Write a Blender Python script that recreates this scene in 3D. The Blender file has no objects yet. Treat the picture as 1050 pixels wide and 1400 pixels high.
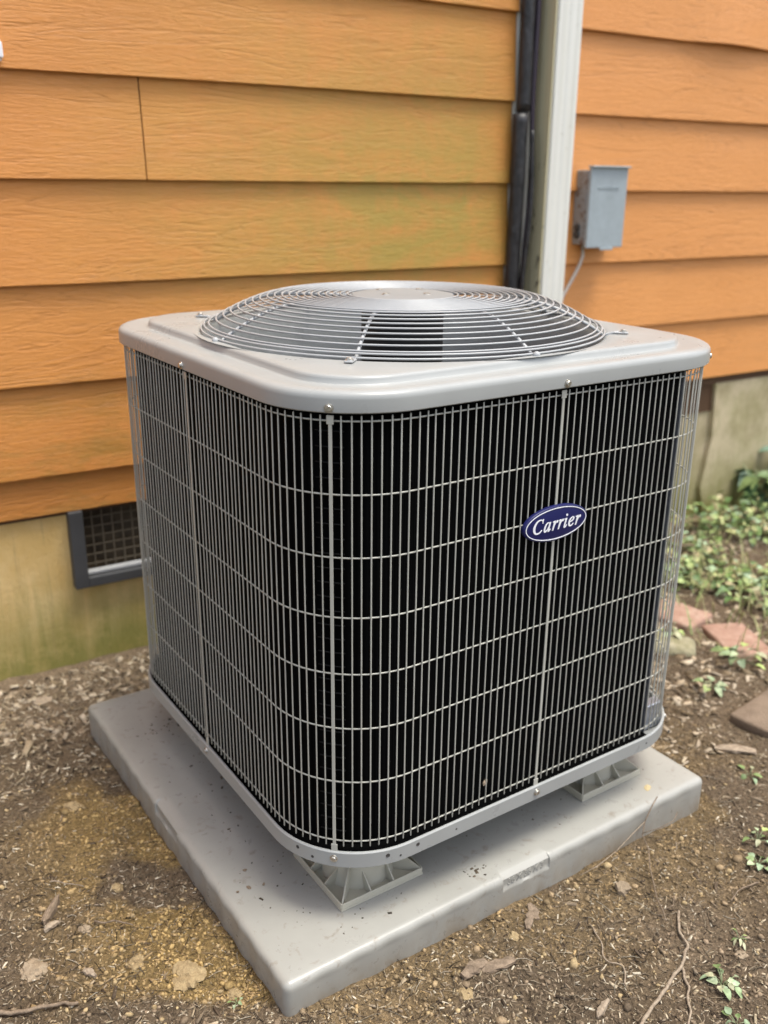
import bpy, bmesh, math, random
import numpy as np
from mathutils import Vector, Matrix, noise

R = random.Random(7)
NR = np.random.default_rng(11)
SC = bpy.context.scene
COL = SC.collection
PI = math.pi

# ------------------------------------------------------------------ camera
CAM = Vector((-0.9216, -1.3842, 1.1533))
yaw, pitch, roll = 0.5931, 0.3377, 0.0096
f = Vector((math.cos(pitch)*math.sin(yaw), math.cos(pitch)*math.cos(yaw), -math.sin(pitch)))
r0 = Vector((math.cos(yaw), -math.sin(yaw), 0)); u0 = r0.cross(f)
rr = math.cos(roll)*r0 + math.sin(roll)*u0
uu = -math.sin(roll)*r0 + math.cos(roll)*u0
cd = bpy.data.cameras.new('camera')
cam = bpy.data.objects.new('camera', cd); COL.objects.link(cam)
cam.matrix_world = Matrix(((rr.x, uu.x, -f.x, CAM.x), (rr.y, uu.y, -f.y, CAM.y), (rr.z, uu.z, -f.z, CAM.z), (0, 0, 0, 1)))
cd.sensor_fit = 'VERTICAL'; cd.sensor_height = 36; cd.sensor_width = 27
cd.lens = 36*1282/1400
cd.clip_start = 0.02; cd.clip_end = 500
cd.dof.use_dof = True; cd.dof.focus_distance = 1.34; cd.dof.aperture_fstop = 3.3
SC.camera = cam

# ------------------------------------------------------------------ light
SUN_AZ, SUN_EL = math.radians(140), math.radians(73)      # azimuth from +y towards +x
world = bpy.data.worlds.new('World'); SC.world = world; world.use_nodes = True
nt = world.node_tree; nt.nodes.clear()
sky = nt.nodes.new('ShaderNodeTexSky'); sky.sky_type = 'NISHITA'; sky.sun_disc = False
sky.sun_elevation = SUN_EL; sky.sun_rotation = SUN_AZ
sky.air_density = 1.0; sky.dust_density = 3.5; sky.ozone_density = 1.0
hs = nt.nodes.new('ShaderNodeHueSaturation'); hs.inputs['Saturation'].default_value = 0.6
bg = nt.nodes.new('ShaderNodeBackground'); bg.inputs['Strength'].default_value = 0.15
wo = nt.nodes.new('ShaderNodeOutputWorld')
nt.links.new(sky.outputs[0], hs.inputs['Color']); nt.links.new(hs.outputs[0], bg.inputs['Color']); nt.links.new(bg.outputs[0], wo.inputs[0])
sd = bpy.data.lights.new('sun', 'SUN'); sd.energy = 1.5; sd.angle = math.radians(20); sd.color = (1, .975, .87)
sun = bpy.data.objects.new('sun', sd); COL.objects.link(sun)
sdir = Vector((math.cos(SUN_EL)*math.sin(SUN_AZ), math.cos(SUN_EL)*math.cos(SUN_AZ), math.sin(SUN_EL)))
sun.rotation_euler = sdir.to_track_quat('Z', 'Y').to_euler()
vs = SC.view_settings
SC.display_settings.display_device = 'sRGB'
vs.view_transform = 'Standard'; vs.look = 'None'; vs.gamma = 1; vs.use_curve_mapping = False
vs.exposure = 1.05
SC.cycles.use_denoising = True
SC.cycles.max_bounces = 7; SC.cycles.diffuse_bounces = 4; SC.cycles.glossy_bounces = 3

# ------------------------------------------------------------------ helpers
class NT:
    """small node-tree builder"""
    def __init__(s, name, rough=.5, metal=0, color=(.5, .5, .5), spec=.5):
        s.m = bpy.data.materials.new(name); s.m.use_nodes = True
        s.t = s.m.node_tree; s.b = s.t.nodes['Principled BSDF']
        s.b.inputs['Roughness'].default_value = rough; s.b.inputs['Metallic'].default_value = metal
        s.b.inputs['Base Color'].default_value = (*color, 1); s.b.inputs['Specular IOR Level'].default_value = spec
        g = s.t.nodes.new('ShaderNodeNewGeometry'); s.pos = g.outputs['Position']; s.isl = g.outputs['Random Per Island']
    def n(s, typ, **kw):
        nd = s.t.nodes.new(typ)
        for k, v in kw.items():
            setattr(nd, k, v)
        return nd
    def l(s, a, b): s.t.links.new(a, b)
    def mapped(s, scale, offs=None):
        v = s.n('ShaderNodeVectorMath', operation='MULTIPLY'); s.l(s.pos, v.inputs[0]); v.inputs[1].default_value = scale
        if offs:
            a = s.n('ShaderNodeVectorMath', operation='ADD'); s.l(v.outputs[0], a.inputs[0]); s.l(offs, a.inputs[1]); return a.outputs[0]
        return v.outputs[0]
    def noise(s, vec, scale=1, detail=4, rough=.55, dist=0):
        n = s.n('ShaderNodeTexNoise'); s.l(vec, n.inputs['Vector'])
        n.inputs['Scale'].default_value = scale; n.inputs['Detail'].default_value = detail
        n.inputs['Roughness'].default_value = rough; n.inputs['Distortion'].default_value = dist
        return n.outputs['Fac']
    def ramp(s, fac, stops, interp='LINEAR'):
        r = s.n('ShaderNodeValToRGB'); s.l(fac, r.inputs[0]); e = r.color_ramp.elements; r.color_ramp.interpolation = interp
        while len(e) < len(stops): e.new(.5)
        for i, (p, c) in enumerate(stops):
            e[i].position = p; e[i].color = (*c, 1) if len(c) == 3 else c
        return r.outputs[0]
    def gray(s, fac, a, b, va=0, vb=1):
        m = s.n('ShaderNodeMapRange'); s.l(fac, m.inputs[0])
        for i, v in enumerate((a, b, va, vb)): m.inputs[i+1].default_value = v
        return m.outputs[0]
    def mix(s, fac, a, b, blend='MIX'):
        m = s.n('ShaderNodeMix', data_type='RGBA', blend_type=blend)
        for sock, v in ((m.inputs[0], fac), (m.inputs[6], a), (m.inputs[7], b)):
            if isinstance(v, (int, float)): sock.default_value = v
            elif isinstance(v, tuple): sock.default_value = (*v, 1)
            else: s.l(v, sock)
        return m.outputs[2]
    def math(s, op, a, b=0.0):
        m = s.n('ShaderNodeMath', operation=op)
        for i, v in enumerate((a, b)):
            if isinstance(v, (int, float)): m.inputs[i].default_value = v
            else: s.l(v, m.inputs[i])
        return m.outputs[0]
    def z(s):
        x = s.n('ShaderNodeSeparateXYZ'); s.l(s.pos, x.inputs[0]); return x.outputs
    def color(s, c): s.l(c, s.b.inputs['Base Color'])
    def rough(s, c): s.l(c, s.b.inputs['Roughness'])
    def bump(s, h, dist, strength=1.0):
        b = s.n('ShaderNodeBump'); b.inputs['Distance'].default_value = dist; b.inputs['Strength'].default_value = strength
        s.l(h, b.inputs['Height']); s.l(b.outputs[0], s.b.inputs['Normal'])
    def attr(s, name):
        a = s.n('ShaderNodeAttribute', attribute_name=name); return a.outputs['Color']

def tag(o, label=None, cat=None, group=None, kind=None):
    if label: o['label'] = label
    if cat: o['category'] = cat
    if group: o['group'] = group
    if kind: o['kind'] = kind
    return o
def empty(name, loc=(0, 0, 0), rz=0, **kw):
    o = bpy.data.objects.new(name, None); COL.objects.link(o); o.location = loc; o.rotation_euler = (0, 0, rz)
    o.empty_display_size = .05
    return tag(o, **kw)
def mesh(name, verts, faces, mat, smooth=False):
    me = bpy.data.meshes.new(name); me.from_pydata([tuple(v) for v in verts], [], [tuple(q) for q in faces]); me.update()
    if mat: me.materials.append(mat)
    if smooth: me.polygons.foreach_set('use_smooth', [True]*len(me.polygons))
    return me
def link(name, me, parent=None, loc=None, rot=None, **kw):
    o = bpy.data.objects.new(name, me); COL.objects.link(o)
    if parent: o.parent = parent
    if loc is not None: o.location = loc
    if rot is not None: o.rotation_euler = rot
    return tag(o, **kw)
def bmo(name, bm, mat, parent=None, smooth=False, loc=None, rot=None, **kw):
    bmesh.ops.recalc_face_normals(bm, faces=bm.faces)
    me = bpy.data.meshes.new(name); bm.to_mesh(me); bm.free(); me.materials.append(mat)
    if smooth:
        me.polygons.foreach_set('use_smooth', [True]*len(me.polygons))
    return link(name, me, parent, loc, rot, **kw)
def autosmooth(me, ang=35):
    me.polygons.foreach_set('use_smooth', [True]*len(me.polygons))
    bm = bmesh.new(); bm.from_mesh(me); a = math.radians(ang)
    for e in bm.edges:
        if len(e.link_faces) == 2 and e.calc_face_angle(0) > a: e.smooth = False
    bm.to_mesh(me); bm.free()
def box(bm, c, s, bevel=0, seg=2, rot=None):
    q = bmesh.ops.create_cube(bm, size=1)
    vsx = q['verts']
    bmesh.ops.scale(bm, vec=s, verts=vsx)
    if bevel:
        es = list({e for v in vsx for e in v.link_edges})
        rb = bmesh.ops.bevel(bm, geom=es, offset=bevel, segments=seg, affect='EDGES', profile=.5)
        vsx = list({v for v in rb['verts']} | {v for fc in rb['faces'] for v in fc.verts})
        # include everything connected
        seen = set(vsx); st = list(vsx)
        while st:
            v = st.pop()
            for e in v.link_edges:
                w = e.other_vert(v)
                if w not in seen: seen.add(w); st.append(w)
        vsx = list(seen)
    if rot is not None: bmesh.ops.rotate(bm, verts=vsx, cent=(0, 0, 0), matrix=rot)
    bmesh.ops.translate(bm, vec=c, verts=vsx)
    return vsx
def tube_data(pts, rad, closed=False, n=6, cap=True):
    """sweep a round section along pts; rad a number or list"""
    pts = [Vector(p) for p in pts]; N = len(pts); V = []; F = []
    rads = rad if isinstance(rad, (list, tuple)) else [rad]*N
    prev = None
    for i, p in enumerate(pts):
        a = pts[(i-1) % N] if (closed or i > 0) else p
        b = pts[(i+1) % N] if (closed or i < N-1) else p
        t = (b-a).normalized()
        if prev is None:
            ref = Vector((0, 0, 1)) if abs(t.z) < .9 else Vector((1, 0, 0))
            x = t.cross(ref).normalized()
        else:
            x = (prev - t*prev.dot(t)).normalized()
        prev = x; y = t.cross(x)
        for k in range(n):
            th = 2*PI*k/n
            V.append(p + (x*math.cos(th)+y*math.sin(th))*rads[i])
    M = N if closed else N-1
    for i in range(M):
        j = (i+1) % N
        for k in range(n):
            F.append((i*n+k, i*n+(k+1) % n, j*n+(k+1) % n, j*n+k))
    if cap and not closed:
        F.append(tuple(range(n-1, -1, -1))); F.append(tuple((N-1)*n+k for k in range(n)))
    return V, F
def tube(name, pts, rad, mat, parent=None, closed=False, n=6, **kw):
    V, F = tube_data(pts, rad, closed, n); return link(name, mesh(name, V, F, mat, True), parent, **kw)
def lathe(bm, prof, n=32, center=(0, 0)):
    rows = []
    for (r, zz) in prof:
        rows.append([bm.verts.new((center[0]+r*math.cos(2*PI*k/n), center[1]+r*math.sin(2*PI*k/n), zz)) for k in range(n)] if r > 1e-6 else [bm.verts.new((center[0], center[1], zz))])
    for a, b in zip(rows, rows[1:]):
        for k in range(n):
            if len(a) == 1: bm.faces.new((a[0], b[k], b[(k+1) % n]))
            elif len(b) == 1: bm.faces.new((a[k], a[(k+1) % n], b[0]))
            else: bm.faces.new((a[k], a[(k+1) % n], b[(k+1) % n], b[k]))
def rs_rad(th, a, r):
    """distance to a rounded square (half side a, corner radius r) in direction th"""
    c, s = abs(math.cos(th)), abs(math.sin(th))
    d = a/max(c, s)
    x, y = d*c, d*s
    if x > a-r and y > a-r:
        q = a-r; b = q*(c+s); disc = b*b-(2*q*q-r*r)
        d = b+math.sqrt(max(disc, 0))
    return d
def rs_path(a, r, step=None, nc=14):
    """points along a rounded square, evenly marching"""
    pts = []
    for k in range(4):
        sx, sy = [(1, 1), (-1, 1), (-1, -1), (1, -1)][k]
        for t in range(nc+1):
            th = k*PI/2 + (PI/2)*t/nc
            pts.append((sx*(a-r)+r*math.cos(th), sy*(a-r)+r*math.sin(th)))
    return pts
def resample(pts, n):
    P = np.array(pts+[pts[0]]); d = np.r_[0, np.cumsum(np.hypot(*np.diff(P, axis=0).T))]
    t = np.linspace(0, d[-1], n, endpoint=False)
    return list(zip(np.interp(t, d, P[:, 0]), np.interp(t, d, P[:, 1]))), d[-1]
def loft(rows, n=320, capend=True, capstart=False):
    """rows: (kind, a, r, z); loops sampled at shared angles"""
    V = []; F = []
    for (a, r, z) in rows:
        for k in range(n):
            th = 2*PI*(k+.5)/n
            d = a if r is None else rs_rad(th, a, r)
            V.append((d*math.cos(th), d*math.sin(th), z))
    for i in range(len(rows)-1):
        for k in range(n):
            k2 = (k+1) % n
            F.append((i*n+k, i*n+k2, (i+1)*n+k2, (i+1)*n+k))
    if capend: F.append(tuple((len(rows)-1)*n+k for k in range(n)))
    if capstart: F.append(tuple(range(n-1, -1, -1)))
    return V, F

# ------------------------------------------------------------------ materials
def paint(name, col, rough=.38, speck=.04, bumpd=.00012, dirt=None, spec=.5):
    m = NT(name, rough, 0, col, spec)
    n = m.noise(m.mapped((1, 1, 1)), 9, 5, .6)
    c = m.mix(m.gray(n, .35, .7, 0, 1), tuple(x*(1-speck) for x in col), tuple(min(1, x*(1+speck)) for x in col))
    if dirt:
        d = m.noise(m.mapped((1, 1, 1)), 26, 6, .7)
        c = m.mix(m.gray(d, .58, .75, 0, dirt), c, (.20, .16, .10))
    m.color(c)
    m.rough(m.gray(n, .3, .7, rough-.05, rough+.07))
    return m.m
M_paint = paint('unit_paint', (.33, .335, .322), .30, dirt=.0, spec=.45)
M_wire = paint('wire_coating', (.44, .43, .375), .38)
M_grille = paint('grille_coating', (.37, .375, .375), .34)
M_plate = paint('grille_plate_paint', (.26, .265, .265), .4, spec=.35)
M_foot = paint('foot_plastic', (.44, .415, .335), .5)
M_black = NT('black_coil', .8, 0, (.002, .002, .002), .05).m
M_motor = NT('motor_black', .5, 0, (.012, .012, .012), .3).m
mm = NT('coil_fins', .8, 0, (.002, .002, .002), .04)
w = mm.n('ShaderNodeTexWave', wave_type='BANDS', bands_direction='DIAGONAL'); mm.l(mm.mapped((1, 1, 0)), w.inputs[0]); w.inputs['Scale'].default_value = 160
mm.color(mm.mix(w.outputs['Fac'], (.0012, .0012, .0013), (.0030, .0030, .0031))); M_fins = mm.m
M_tubeend = NT('coil_tube', .6, 0, (.008, .0078, .008), .15).m
mm = NT('galvanised_steel', .38, .75, (.45, .47, .5)); mm.color(mm.ramp(mm.noise(mm.mapped((1, 1, 1)), 60, 3), [(.3, (.33, .36, .42)), (.7, (.52, .55, .6))])); M_galv = mm.m
mm = NT('screw_steel', .3, .85, (.55, .53, .48)); mm.color(mm.ramp(mm.noise(mm.mapped((1, 1, 1)), 300, 2), [(.3, (.4, .37, .32)), (.7, (.65, .63, .58))])); M_screw = mm.m
M_blue = paint('badge_blue', (.013, .015, .085), .35, .05, spec=.3)
M_white = paint('badge_white', (.82, .82, .84), .35, .02)
M_hole = NT('hole_shadow_metal', .8, 0, (.05, .045, .04)).m

# pad plastic
mm = NT('pad_plastic', .36, 0, (.36, .36, .35))
n1 = mm.noise(mm.mapped((1, 1, 1)), 5, 5, .6); n2 = mm.noise(mm.mapped((1, 1, 1)), 38, 6, .7, .4)
c = mm.mix(mm.gray(n1, .35, .65), (.30, .292, .262), (.345, .336, .303))
c = mm.mix(mm.gray(n2, .58, .72, 0, .6), c, (.17, .13, .09))
zz = mm.z()
n3 = mm.noise(mm.mapped((1, 1, .6)), 14, 5, .7)
low = mm.math('MULTIPLY', mm.gray(zz[2], .055, .012, 0, 1), mm.gray(n3, .35, .65, 0, .75))
c = mm.mix(low, c, (.20, .15, .095)); mm.color(c)
mm.rough(mm.gray(n2, .3, .75, .24, .46)); M_pad = mm.m

# siding
def siding_mat(name, base, dark, algae=False):
    m = NT(name, .5, 0, base)
    oi = m.n('ShaderNodeObjectInfo')
    rv = m.math('MULTIPLY', oi.outputs['Random'], 40.0)
    cx = m.n('ShaderNodeCombineXYZ'); m.l(rv, cx.inputs[0]); m.l(rv, cx.inputs[2])
    g1 = m.noise(m.mapped((1.5, 1, 16), cx.outputs[0]), 1.0, 3, .5, .9)
    fr = m.math('FRACT', m.math('MULTIPLY', g1, 9.0)); gl = m.gray(m.math('ABSOLUTE', m.math('SUBTRACT', fr, .5)), .0, .16)
    msk = m.gray(m.noise(m.mapped((2.2, 1, 14), cx.outputs[0]), 1, 2), .42, .56)
    gl = m.math('SUBTRACT', 1.0, m.math('MULTIPLY', m.math('SUBTRACT', 1.0, gl), m.gray(msk, 0, 1, .15, 1)))
    g2 = m.noise(m.mapped((20, 1, 185), cx.outputs[0]), 1.0, 4, .65, 1.2)
    g3 = m.noise(m.mapped((30, 1, 260), cx.outputs[0]), 1.0, 2, .6, .5)
    h = m.math('ADD', m.math('MULTIPLY', gl, .8), m.math('MULTIPLY', m.gray(g2, .40, .58), .65))
    h = m.math('ADD', h, m.math('MULTIPLY', g3, .35))
    n = m.noise(m.mapped((1, 1, 1.6)), 3.0, 4)
    c = m.mix(m.gray(n, .35, .65, 0, .6), base, dark)
    c = m.mix(m.gray(oi.outputs['Random'], 0, 1, 0, .2), c, dark)
    c = m.mix(m.gray(gl, 0, 1, .25, 0), c, tuple(x*.6 for x in dark))
    if algae:
        zz = m.z()
        # green film: a patch spreading over the courses beside the downpipe
        px = m.math('MULTIPLY', m.gray(zz[0], -.4, .5, 0, 1), m.gray(zz[0], .75, .95, 1, .4))
        pz = m.math('MULTIPLY', m.gray(zz[2], .80, .97, 0, 1), m.gray(zz[2], 1.12, 1.6, 1, .25))
        an = m.noise(m.mapped((1.6, 1, 3.2)), 3.0, 8, .72, .8)
        an2 = m.noise(m.mapped((7, 1, .9)), 3.0, 6, .7)
        am = m.math('MULTIPLY', m.math('MULTIPLY', px, pz), m.gray(m.math('ADD', m.math('MULTIPLY', an, .7), m.math('MULTIPLY', an2, .3)), .30, .56))
        c = m.mix(m.math('MULTIPLY', am, .82), c, (.33, .26, .045))
        b = m.math('MULTIPLY', m.gray(m.noise(m.mapped((1, 1, 2.5)), 5, 6, .65), .46, .66), m.gray(zz[2], .80, .5, 0, 1))
        c = m.mix(m.math('MULTIPLY', b, .55), c, (.20, .16, .025))
    sp = m.noise(m.mapped((1, 1, 1)), 210, 3, .6)
    c = m.mix(m.gray(sp, .66, .8, 0, .35), c, (.14, .075, .03))
    m.color(c); m.rough(m.gray(g1, .3, .7, .42, .6)); m.bump(h, .0011, .75)
    return m.m
M_sidL = siding_mat('siding_paint_left', (.65, .265, .056), (.56, .215, .044), True)
M_sidR = siding_mat('siding_paint_right', (.71, .305, .088), (.65, .27, .073))
M_sidEdge = NT('siding_backing', .8, 0, (.09, .045, .02)).m

mm = NT('painted_foundation', .8, 0, (.5, .35, .17))
zz = mm.z()
n1 = mm.noise(mm.mapped((1, 1, 1)), 6, 6, .65); c = mm.mix(mm.gray(n1, .35, .65), (.66, .44, .16), (.78, .57, .27))
pale = mm.gray(zz[0], .9, 1.5); c = mm.mix(pale, c, mm.mix(mm.gray(n1, .4, .62), (.36, .30, .17), (.55, .46, .30)))
st = mm.noise(mm.mapped((22, 22, 1.6)), 1, 5, .7, .3)
hz = mm.math('SUBTRACT', zz[2], mm.math('MULTIPLY', st, .30))
gm = mm.math('MULTIPLY', mm.math('MAXIMUM', mm.gray(hz, .12, -.12), mm.math('MULTIPLY', pale, mm.gray(mm.noise(mm.mapped((1, 1, .7)), 5, 5, .65), .48, .68, 0, .55))), mm.gray(mm.noise(mm.mapped((1, 1, 1)), 9, 5, .7), .25, .5, .45, 1))
c = mm.mix(mm.math('MULTIPLY', gm, .88), c, (.19, .19, .035))
c = mm.mix(mm.gray(mm.noise(mm.mapped((60, 60, 3)), 1, 4, .7), .6, .78, 0, .5), c, (.26, .18, .08))
mm.color(c)
mm.bump(mm.math('ADD', mm.noise(mm.mapped((1, 1, .6)), 130, 5, .7), mm.math('MULTIPLY', mm.noise(mm.mapped((70, 70, 5)), 1, 3), .8)), .004, .7); M_found = mm.m

mm = NT('white_trim_paint', .5, 0, (.7, .7, .66))
st = mm.noise(mm.mapped((60, 60, 2.2)), 1, 5, .7); zz = mm.z()
c = mm.mix(mm.gray(st, .4, .7, 0, .55), (.70, .69, .64), (.48, .46, .34))
c = mm.mix(mm.math('MULTIPLY', mm.gray(mm.noise(mm.mapped((34, 34, 9)), 1, 6, .75), .60, .68), mm.gray(zz[2], 1.25, .95, 0, 1)), c, (.07, .055, .03))
mm.color(c); M_trim = mm.m
mm = NT('downspout_paint', .42, 0, (.75, .75, .73)); zz = mm.z()
c = mm.mix(mm.gray(mm.noise(mm.mapped((40, 40, 2)), 1, 5, .7), .35, .7, 0, .5), (.74, .73, .67), (.60, .58, .48))
c = mm.mix(mm.gray(mm.noise(mm.mapped((1, 1, 1)), 55, 6, .75), .60, .72, 0, .5), c, (.33, .29, .18)); mm.color(c); M_down = mm.m
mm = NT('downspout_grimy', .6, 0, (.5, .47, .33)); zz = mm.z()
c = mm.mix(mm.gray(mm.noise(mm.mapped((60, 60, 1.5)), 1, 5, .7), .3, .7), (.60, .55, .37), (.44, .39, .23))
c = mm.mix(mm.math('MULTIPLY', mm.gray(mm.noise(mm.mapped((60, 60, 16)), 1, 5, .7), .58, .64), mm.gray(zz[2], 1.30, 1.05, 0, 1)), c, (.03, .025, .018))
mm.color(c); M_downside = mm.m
mm = NT('foam_insulation', .42, 0, (.02, .02, .022)); mm.color(mm.ramp(mm.noise(mm.mapped((1, 1, .5)), 50, 5, .7), [(.35, (.010, .010, .011)), (.75, (.045, .040, .040))]))
mm.bump(mm.noise(mm.mapped((1, 1, .4)), 70, 4), .004); M_foam = mm.m
M_cable = NT('dark_cable', .4, 0, (.035, .022, .035)).m
M_ventframe = paint('vent_frame_paint', (.05, .05, .052), .55, .15)
M_ventsill = paint('vent_metal_lip', (.36, .36, .36), .4, .1)
M_screen = NT('vent_screen', .6, .0, (.115, .092, .062)).m
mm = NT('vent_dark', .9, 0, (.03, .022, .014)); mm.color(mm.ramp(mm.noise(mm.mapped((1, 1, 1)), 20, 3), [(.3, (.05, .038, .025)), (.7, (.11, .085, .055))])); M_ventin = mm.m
mm = NT('box_grey_paint', .42, 0, (.33, .37, .39))
c = mm.mix(mm.gray(mm.noise(mm.mapped((1, 1, 1)), 22, 5, .7), .35, .7), (.36, .41, .43), (.30, .34, .355)); mm.color(c); M_box = mm.m
mm = NT('box_rusty_side', .6, 0, (.25, .27, .27))
c = mm.mix(mm.gray(mm.noise(mm.mapped((1, 1, 1)), 30, 5, .75), .50, .62), (.25, .27, .28), (.12, .065, .035)); mm.color(c); M_boxside = mm.m
M_conduit = NT('white_cable', .5, 0, (.58, .55, .5)).m

# soil and litter
mm = NT('soil', .95, 0, (.1, .07, .04), .2)
ca = mm.attr('tint')
f1 = mm.noise(mm.mapped((1, 1, 1)), 170, 6, .75); f2 = mm.noise(mm.mapped((1, 1, 1)), 30, 5, .7)
c = mm.mix(1.0, ca, mm.ramp(f1, [(.3, (.38, .36, .34)), (.52, (1, 1, 1)), (.70, (1.75, 1.7, 1.6))]), 'MULTIPLY')
c = mm.mix(1.0, c, mm.ramp(f2, [(.3, (.75, .74, .72)), (.7, (1.25, 1.25, 1.25))]), 'MULTIPLY')
mm.color(c); mm.bump(mm.math('ADD', f1, mm.math('MULTIPLY', f2, 1.5)), .011, 1.0); M_soil = mm.m
mm = NT('litter', .85, 0, (.2, .15, .1), .25)
ca = mm.attr('tint'); c = mm.mix(1.0, ca, mm.ramp(mm.noise(mm.mapped((1, 1, 1)), 300, 3), [(.3, (.7, .7, .7)), (.7, (1.25, 1.25, 1.25))]), 'MULTIPLY'); mm.color(c); M_litter = mm.m
mm = NT('leaf_green', .55, 0, (.1, .18, .05), .4)
ca = mm.attr('tint'); mm.color(mm.mix(1.0, ca, mm.ramp(mm.noise(mm.mapped((1, 1, 1)), 110, 4), [(.3, (.6, .62, .55)), (.7, (1.35, 1.3, 1.3))]), 'MULTIPLY')); M_leaf = mm.m
mm = NT('bark', .85, 0, (.2, .14, .1)); c = mm.ramp(mm.noise(mm.mapped((1, 1, 1)), 90, 5, .7), [(.3, (.10, .07, .045)), (.7, (.30, .22, .15))]); mm.color(c); mm.bump(mm.noise(mm.mapped((1, 1, 1)), 200, 4), .002); M_bark = mm.m
mm = NT('dry_wood', .8, 0, (.4, .33, .24)); c = mm.ramp(mm.noise(mm.mapped((1, 1, 1)), 120, 5, .7), [(.3, (.17, .12, .08)), (.7, (.40, .32, .23))]); mm.color(c); mm.bump(mm.noise(mm.mapped((1, 1, 1)), 300, 4), .001); M_dry = mm.m
mm = NT('clay_stone', .9, 0, (.4, .3, .16)); c = mm.ramp(mm.noise(mm.mapped((1, 1, 1)), 60, 6, .7), [(.3, (.20, .135, .065)), (.7, (.40, .30, .16))]); mm.color(c); mm.bump(mm.noise(mm.mapped((1, 1, 1)), 120, 5), .004); M_clay = mm.m
mm = NT('pale_stone', .85, 0, (.4, .35, .27)); c = mm.ramp(mm.noise(mm.mapped((1, 1, 1)), 60, 6, .7), [(.3, (.18, .13, .08)), (.7, (.36, .28, .19))]); mm.color(c); mm.bump(mm.noise(mm.mapped((1, 1, 1)), 120, 5), .003); M_stone = mm.m
mm = NT('old_brick', .85, 0, (.4, .2, .13)); c = mm.ramp(mm.noise(mm.mapped((1, 1, 1)), 22, 6, .7), [(.3, (.26, .14, .095)), (.55, (.37, .23, .17)), (.75, (.46, .36, .28))]); mm.color(c); mm.bump(mm.noise(mm.mapped((1, 1, 1)), 160, 5), .003); M_brick = mm.m
mm = NT('mossy_stone', .9, 0, (.3, .28, .15)); c = mm.ramp(mm.noise(mm.mapped((1, 1, 1)), 26, 6, .7), [(.3, (.16, .15, .06)), (.7, (.38, .34, .24))]); mm.color(c); mm.bump(mm.noise(mm.mapped((1, 1, 1)), 90, 5), .006); M_moss = mm.m
mm = NT('brown_slab', .85, 0, (.2, .15, .1)); c = mm.ramp(mm.noise(mm.mapped((1, 1, 1)), 18, 6, .7), [(.3, (.15, .105, .07)), (.7, (.25, .185, .13))]); mm.color(c); mm.bump(mm.noise(mm.mapped((1, 1, 1)), 200, 5), .003); M_slab = mm.m

# ------------------------------------------------------------------ ground
S = .4572
def sstep(a, b, x):
    t = min(1, max(0, (x-a)/(b-a))); return t*t*(3-2*t)
def rect_dist(x, y):
    dx = max(abs(x)-S, 0); dy = max(abs(y)-S, 0); return math.hypot(dx, dy)
def soil_h(x, y):
    base = .004 + .018*sstep(.35, -.75, (x+y)*.6+.12)                     # heaped towards the near corner
    d = rect_dist(x, y)
    n = noise.fractal(Vector((x*2.3, y*2.3, .3)), 1.0, 2.0, 3)*.010
    n2 = noise.fractal(Vector((x*14, y*14, 4.1)), .8, 2.1, 4)*.0055
    near = sstep(.25, 0, d)
    w = noise.noise(Vector((x*9, y*9, 8)))*.007*near
    h = base + n*(1-.7*near) + n2 + w
    if abs(x) < S-.02 and abs(y) < S-.02: h = min(h, .02)
    return h
def clay(x, y):
    a = sstep(.34, .02, rect_dist(x, y))
    left = 1 if x < -S+.02 else .28
    n = noise.fractal(Vector((x*4.5, y*4.5, 9.2)), 1, 2, 4)*.5+.5
    far = sstep(.45, .1, y)
    near = sstep(-.9, -.1, -(x+y)*.0 + .4-abs(y+.05)) 
    return min(1, max(0, (a*left*far*1.25) * sstep(.34, .55, n)))
def soil_col(x, y):
    c = clay(x, y)
    n = noise.fractal(Vector((x*3, y*3, 2.2)), 1, 2, 3)*.5+.5
    br = np.array((.172, .126, .082))*(.70+.6*n)
    if y > .35: br = br*(1+.5*sstep(.35, .6, y))
    cl = np.array((.32, .22, .092))
    return br*(1-c)+cl*c
def axis(lo, hi, step, far):
    a = list(np.arange(lo, hi+step/2, step)); s = step; x = hi
    while x < far: s *= 1.35; x += s; a.append(x)
    s = step; x = lo
    while x > -far: s *= 1.35; x -= s; a.insert(0, x)
    return np.array(a)
gx = axis(-1.15, 1.25, .0062, 120); gy = axis(-1.0, .82, .0062, 120)
V = []; T = []
for y in gy:
    for x in gx:
        inside = -1.6 < x < 3.2 and -1.6 < y < 1.2
        if inside:
            V.append((x, y, soil_h(x, y))); T.append(soil_col(x, y))
        else:
            V.append((x, y, 0.0)); T.append((.10, .085, .045))
nx, ny = len(gx), len(gy)
idx = np.arange(nx*ny).reshape(ny, nx)
F = np.stack([idx[:-1, :-1], idx[:-1, 1:], idx[1:, 1:], idx[1:, :-1]], -1).reshape(-1, 4)
def np_mesh(name, V, F, mat, tint=None, smooth=False):
    V = np.asarray(V, dtype=np.float32); F = np.asarray(F, dtype=np.int32); k = F.shape[1]
    me = bpy.data.meshes.new(name)
    me.vertices.add(len(V)); me.vertices.foreach_set('co', V.ravel())
    me.loops.add(F.size); me.loops.foreach_set('vertex_index', F.ravel())
    me.polygons.add(len(F)); me.polygons.foreach_set('loop_start', np.arange(0, F.size, k, dtype=np.int32))
    me.update(calc_edges=True); me.validate()
    if smooth: me.polygons.foreach_set('use_smooth', [True]*len(me.polygons))
    me.materials.append(mat)
    if tint is not None:
        at = me.color_attributes.new('tint', 'FLOAT_COLOR', 'POINT')
        t = np.ones((len(V), 4), dtype=np.float32); t[:, :3] = np.asarray(tint); at.data.foreach_set('color', t.ravel())
    return me
link('ground', np_mesh('ground', V, F, M_soil, T, True), kind='structure', label='bare brown soil with yellow clay patches around the plastic pad')

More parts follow.
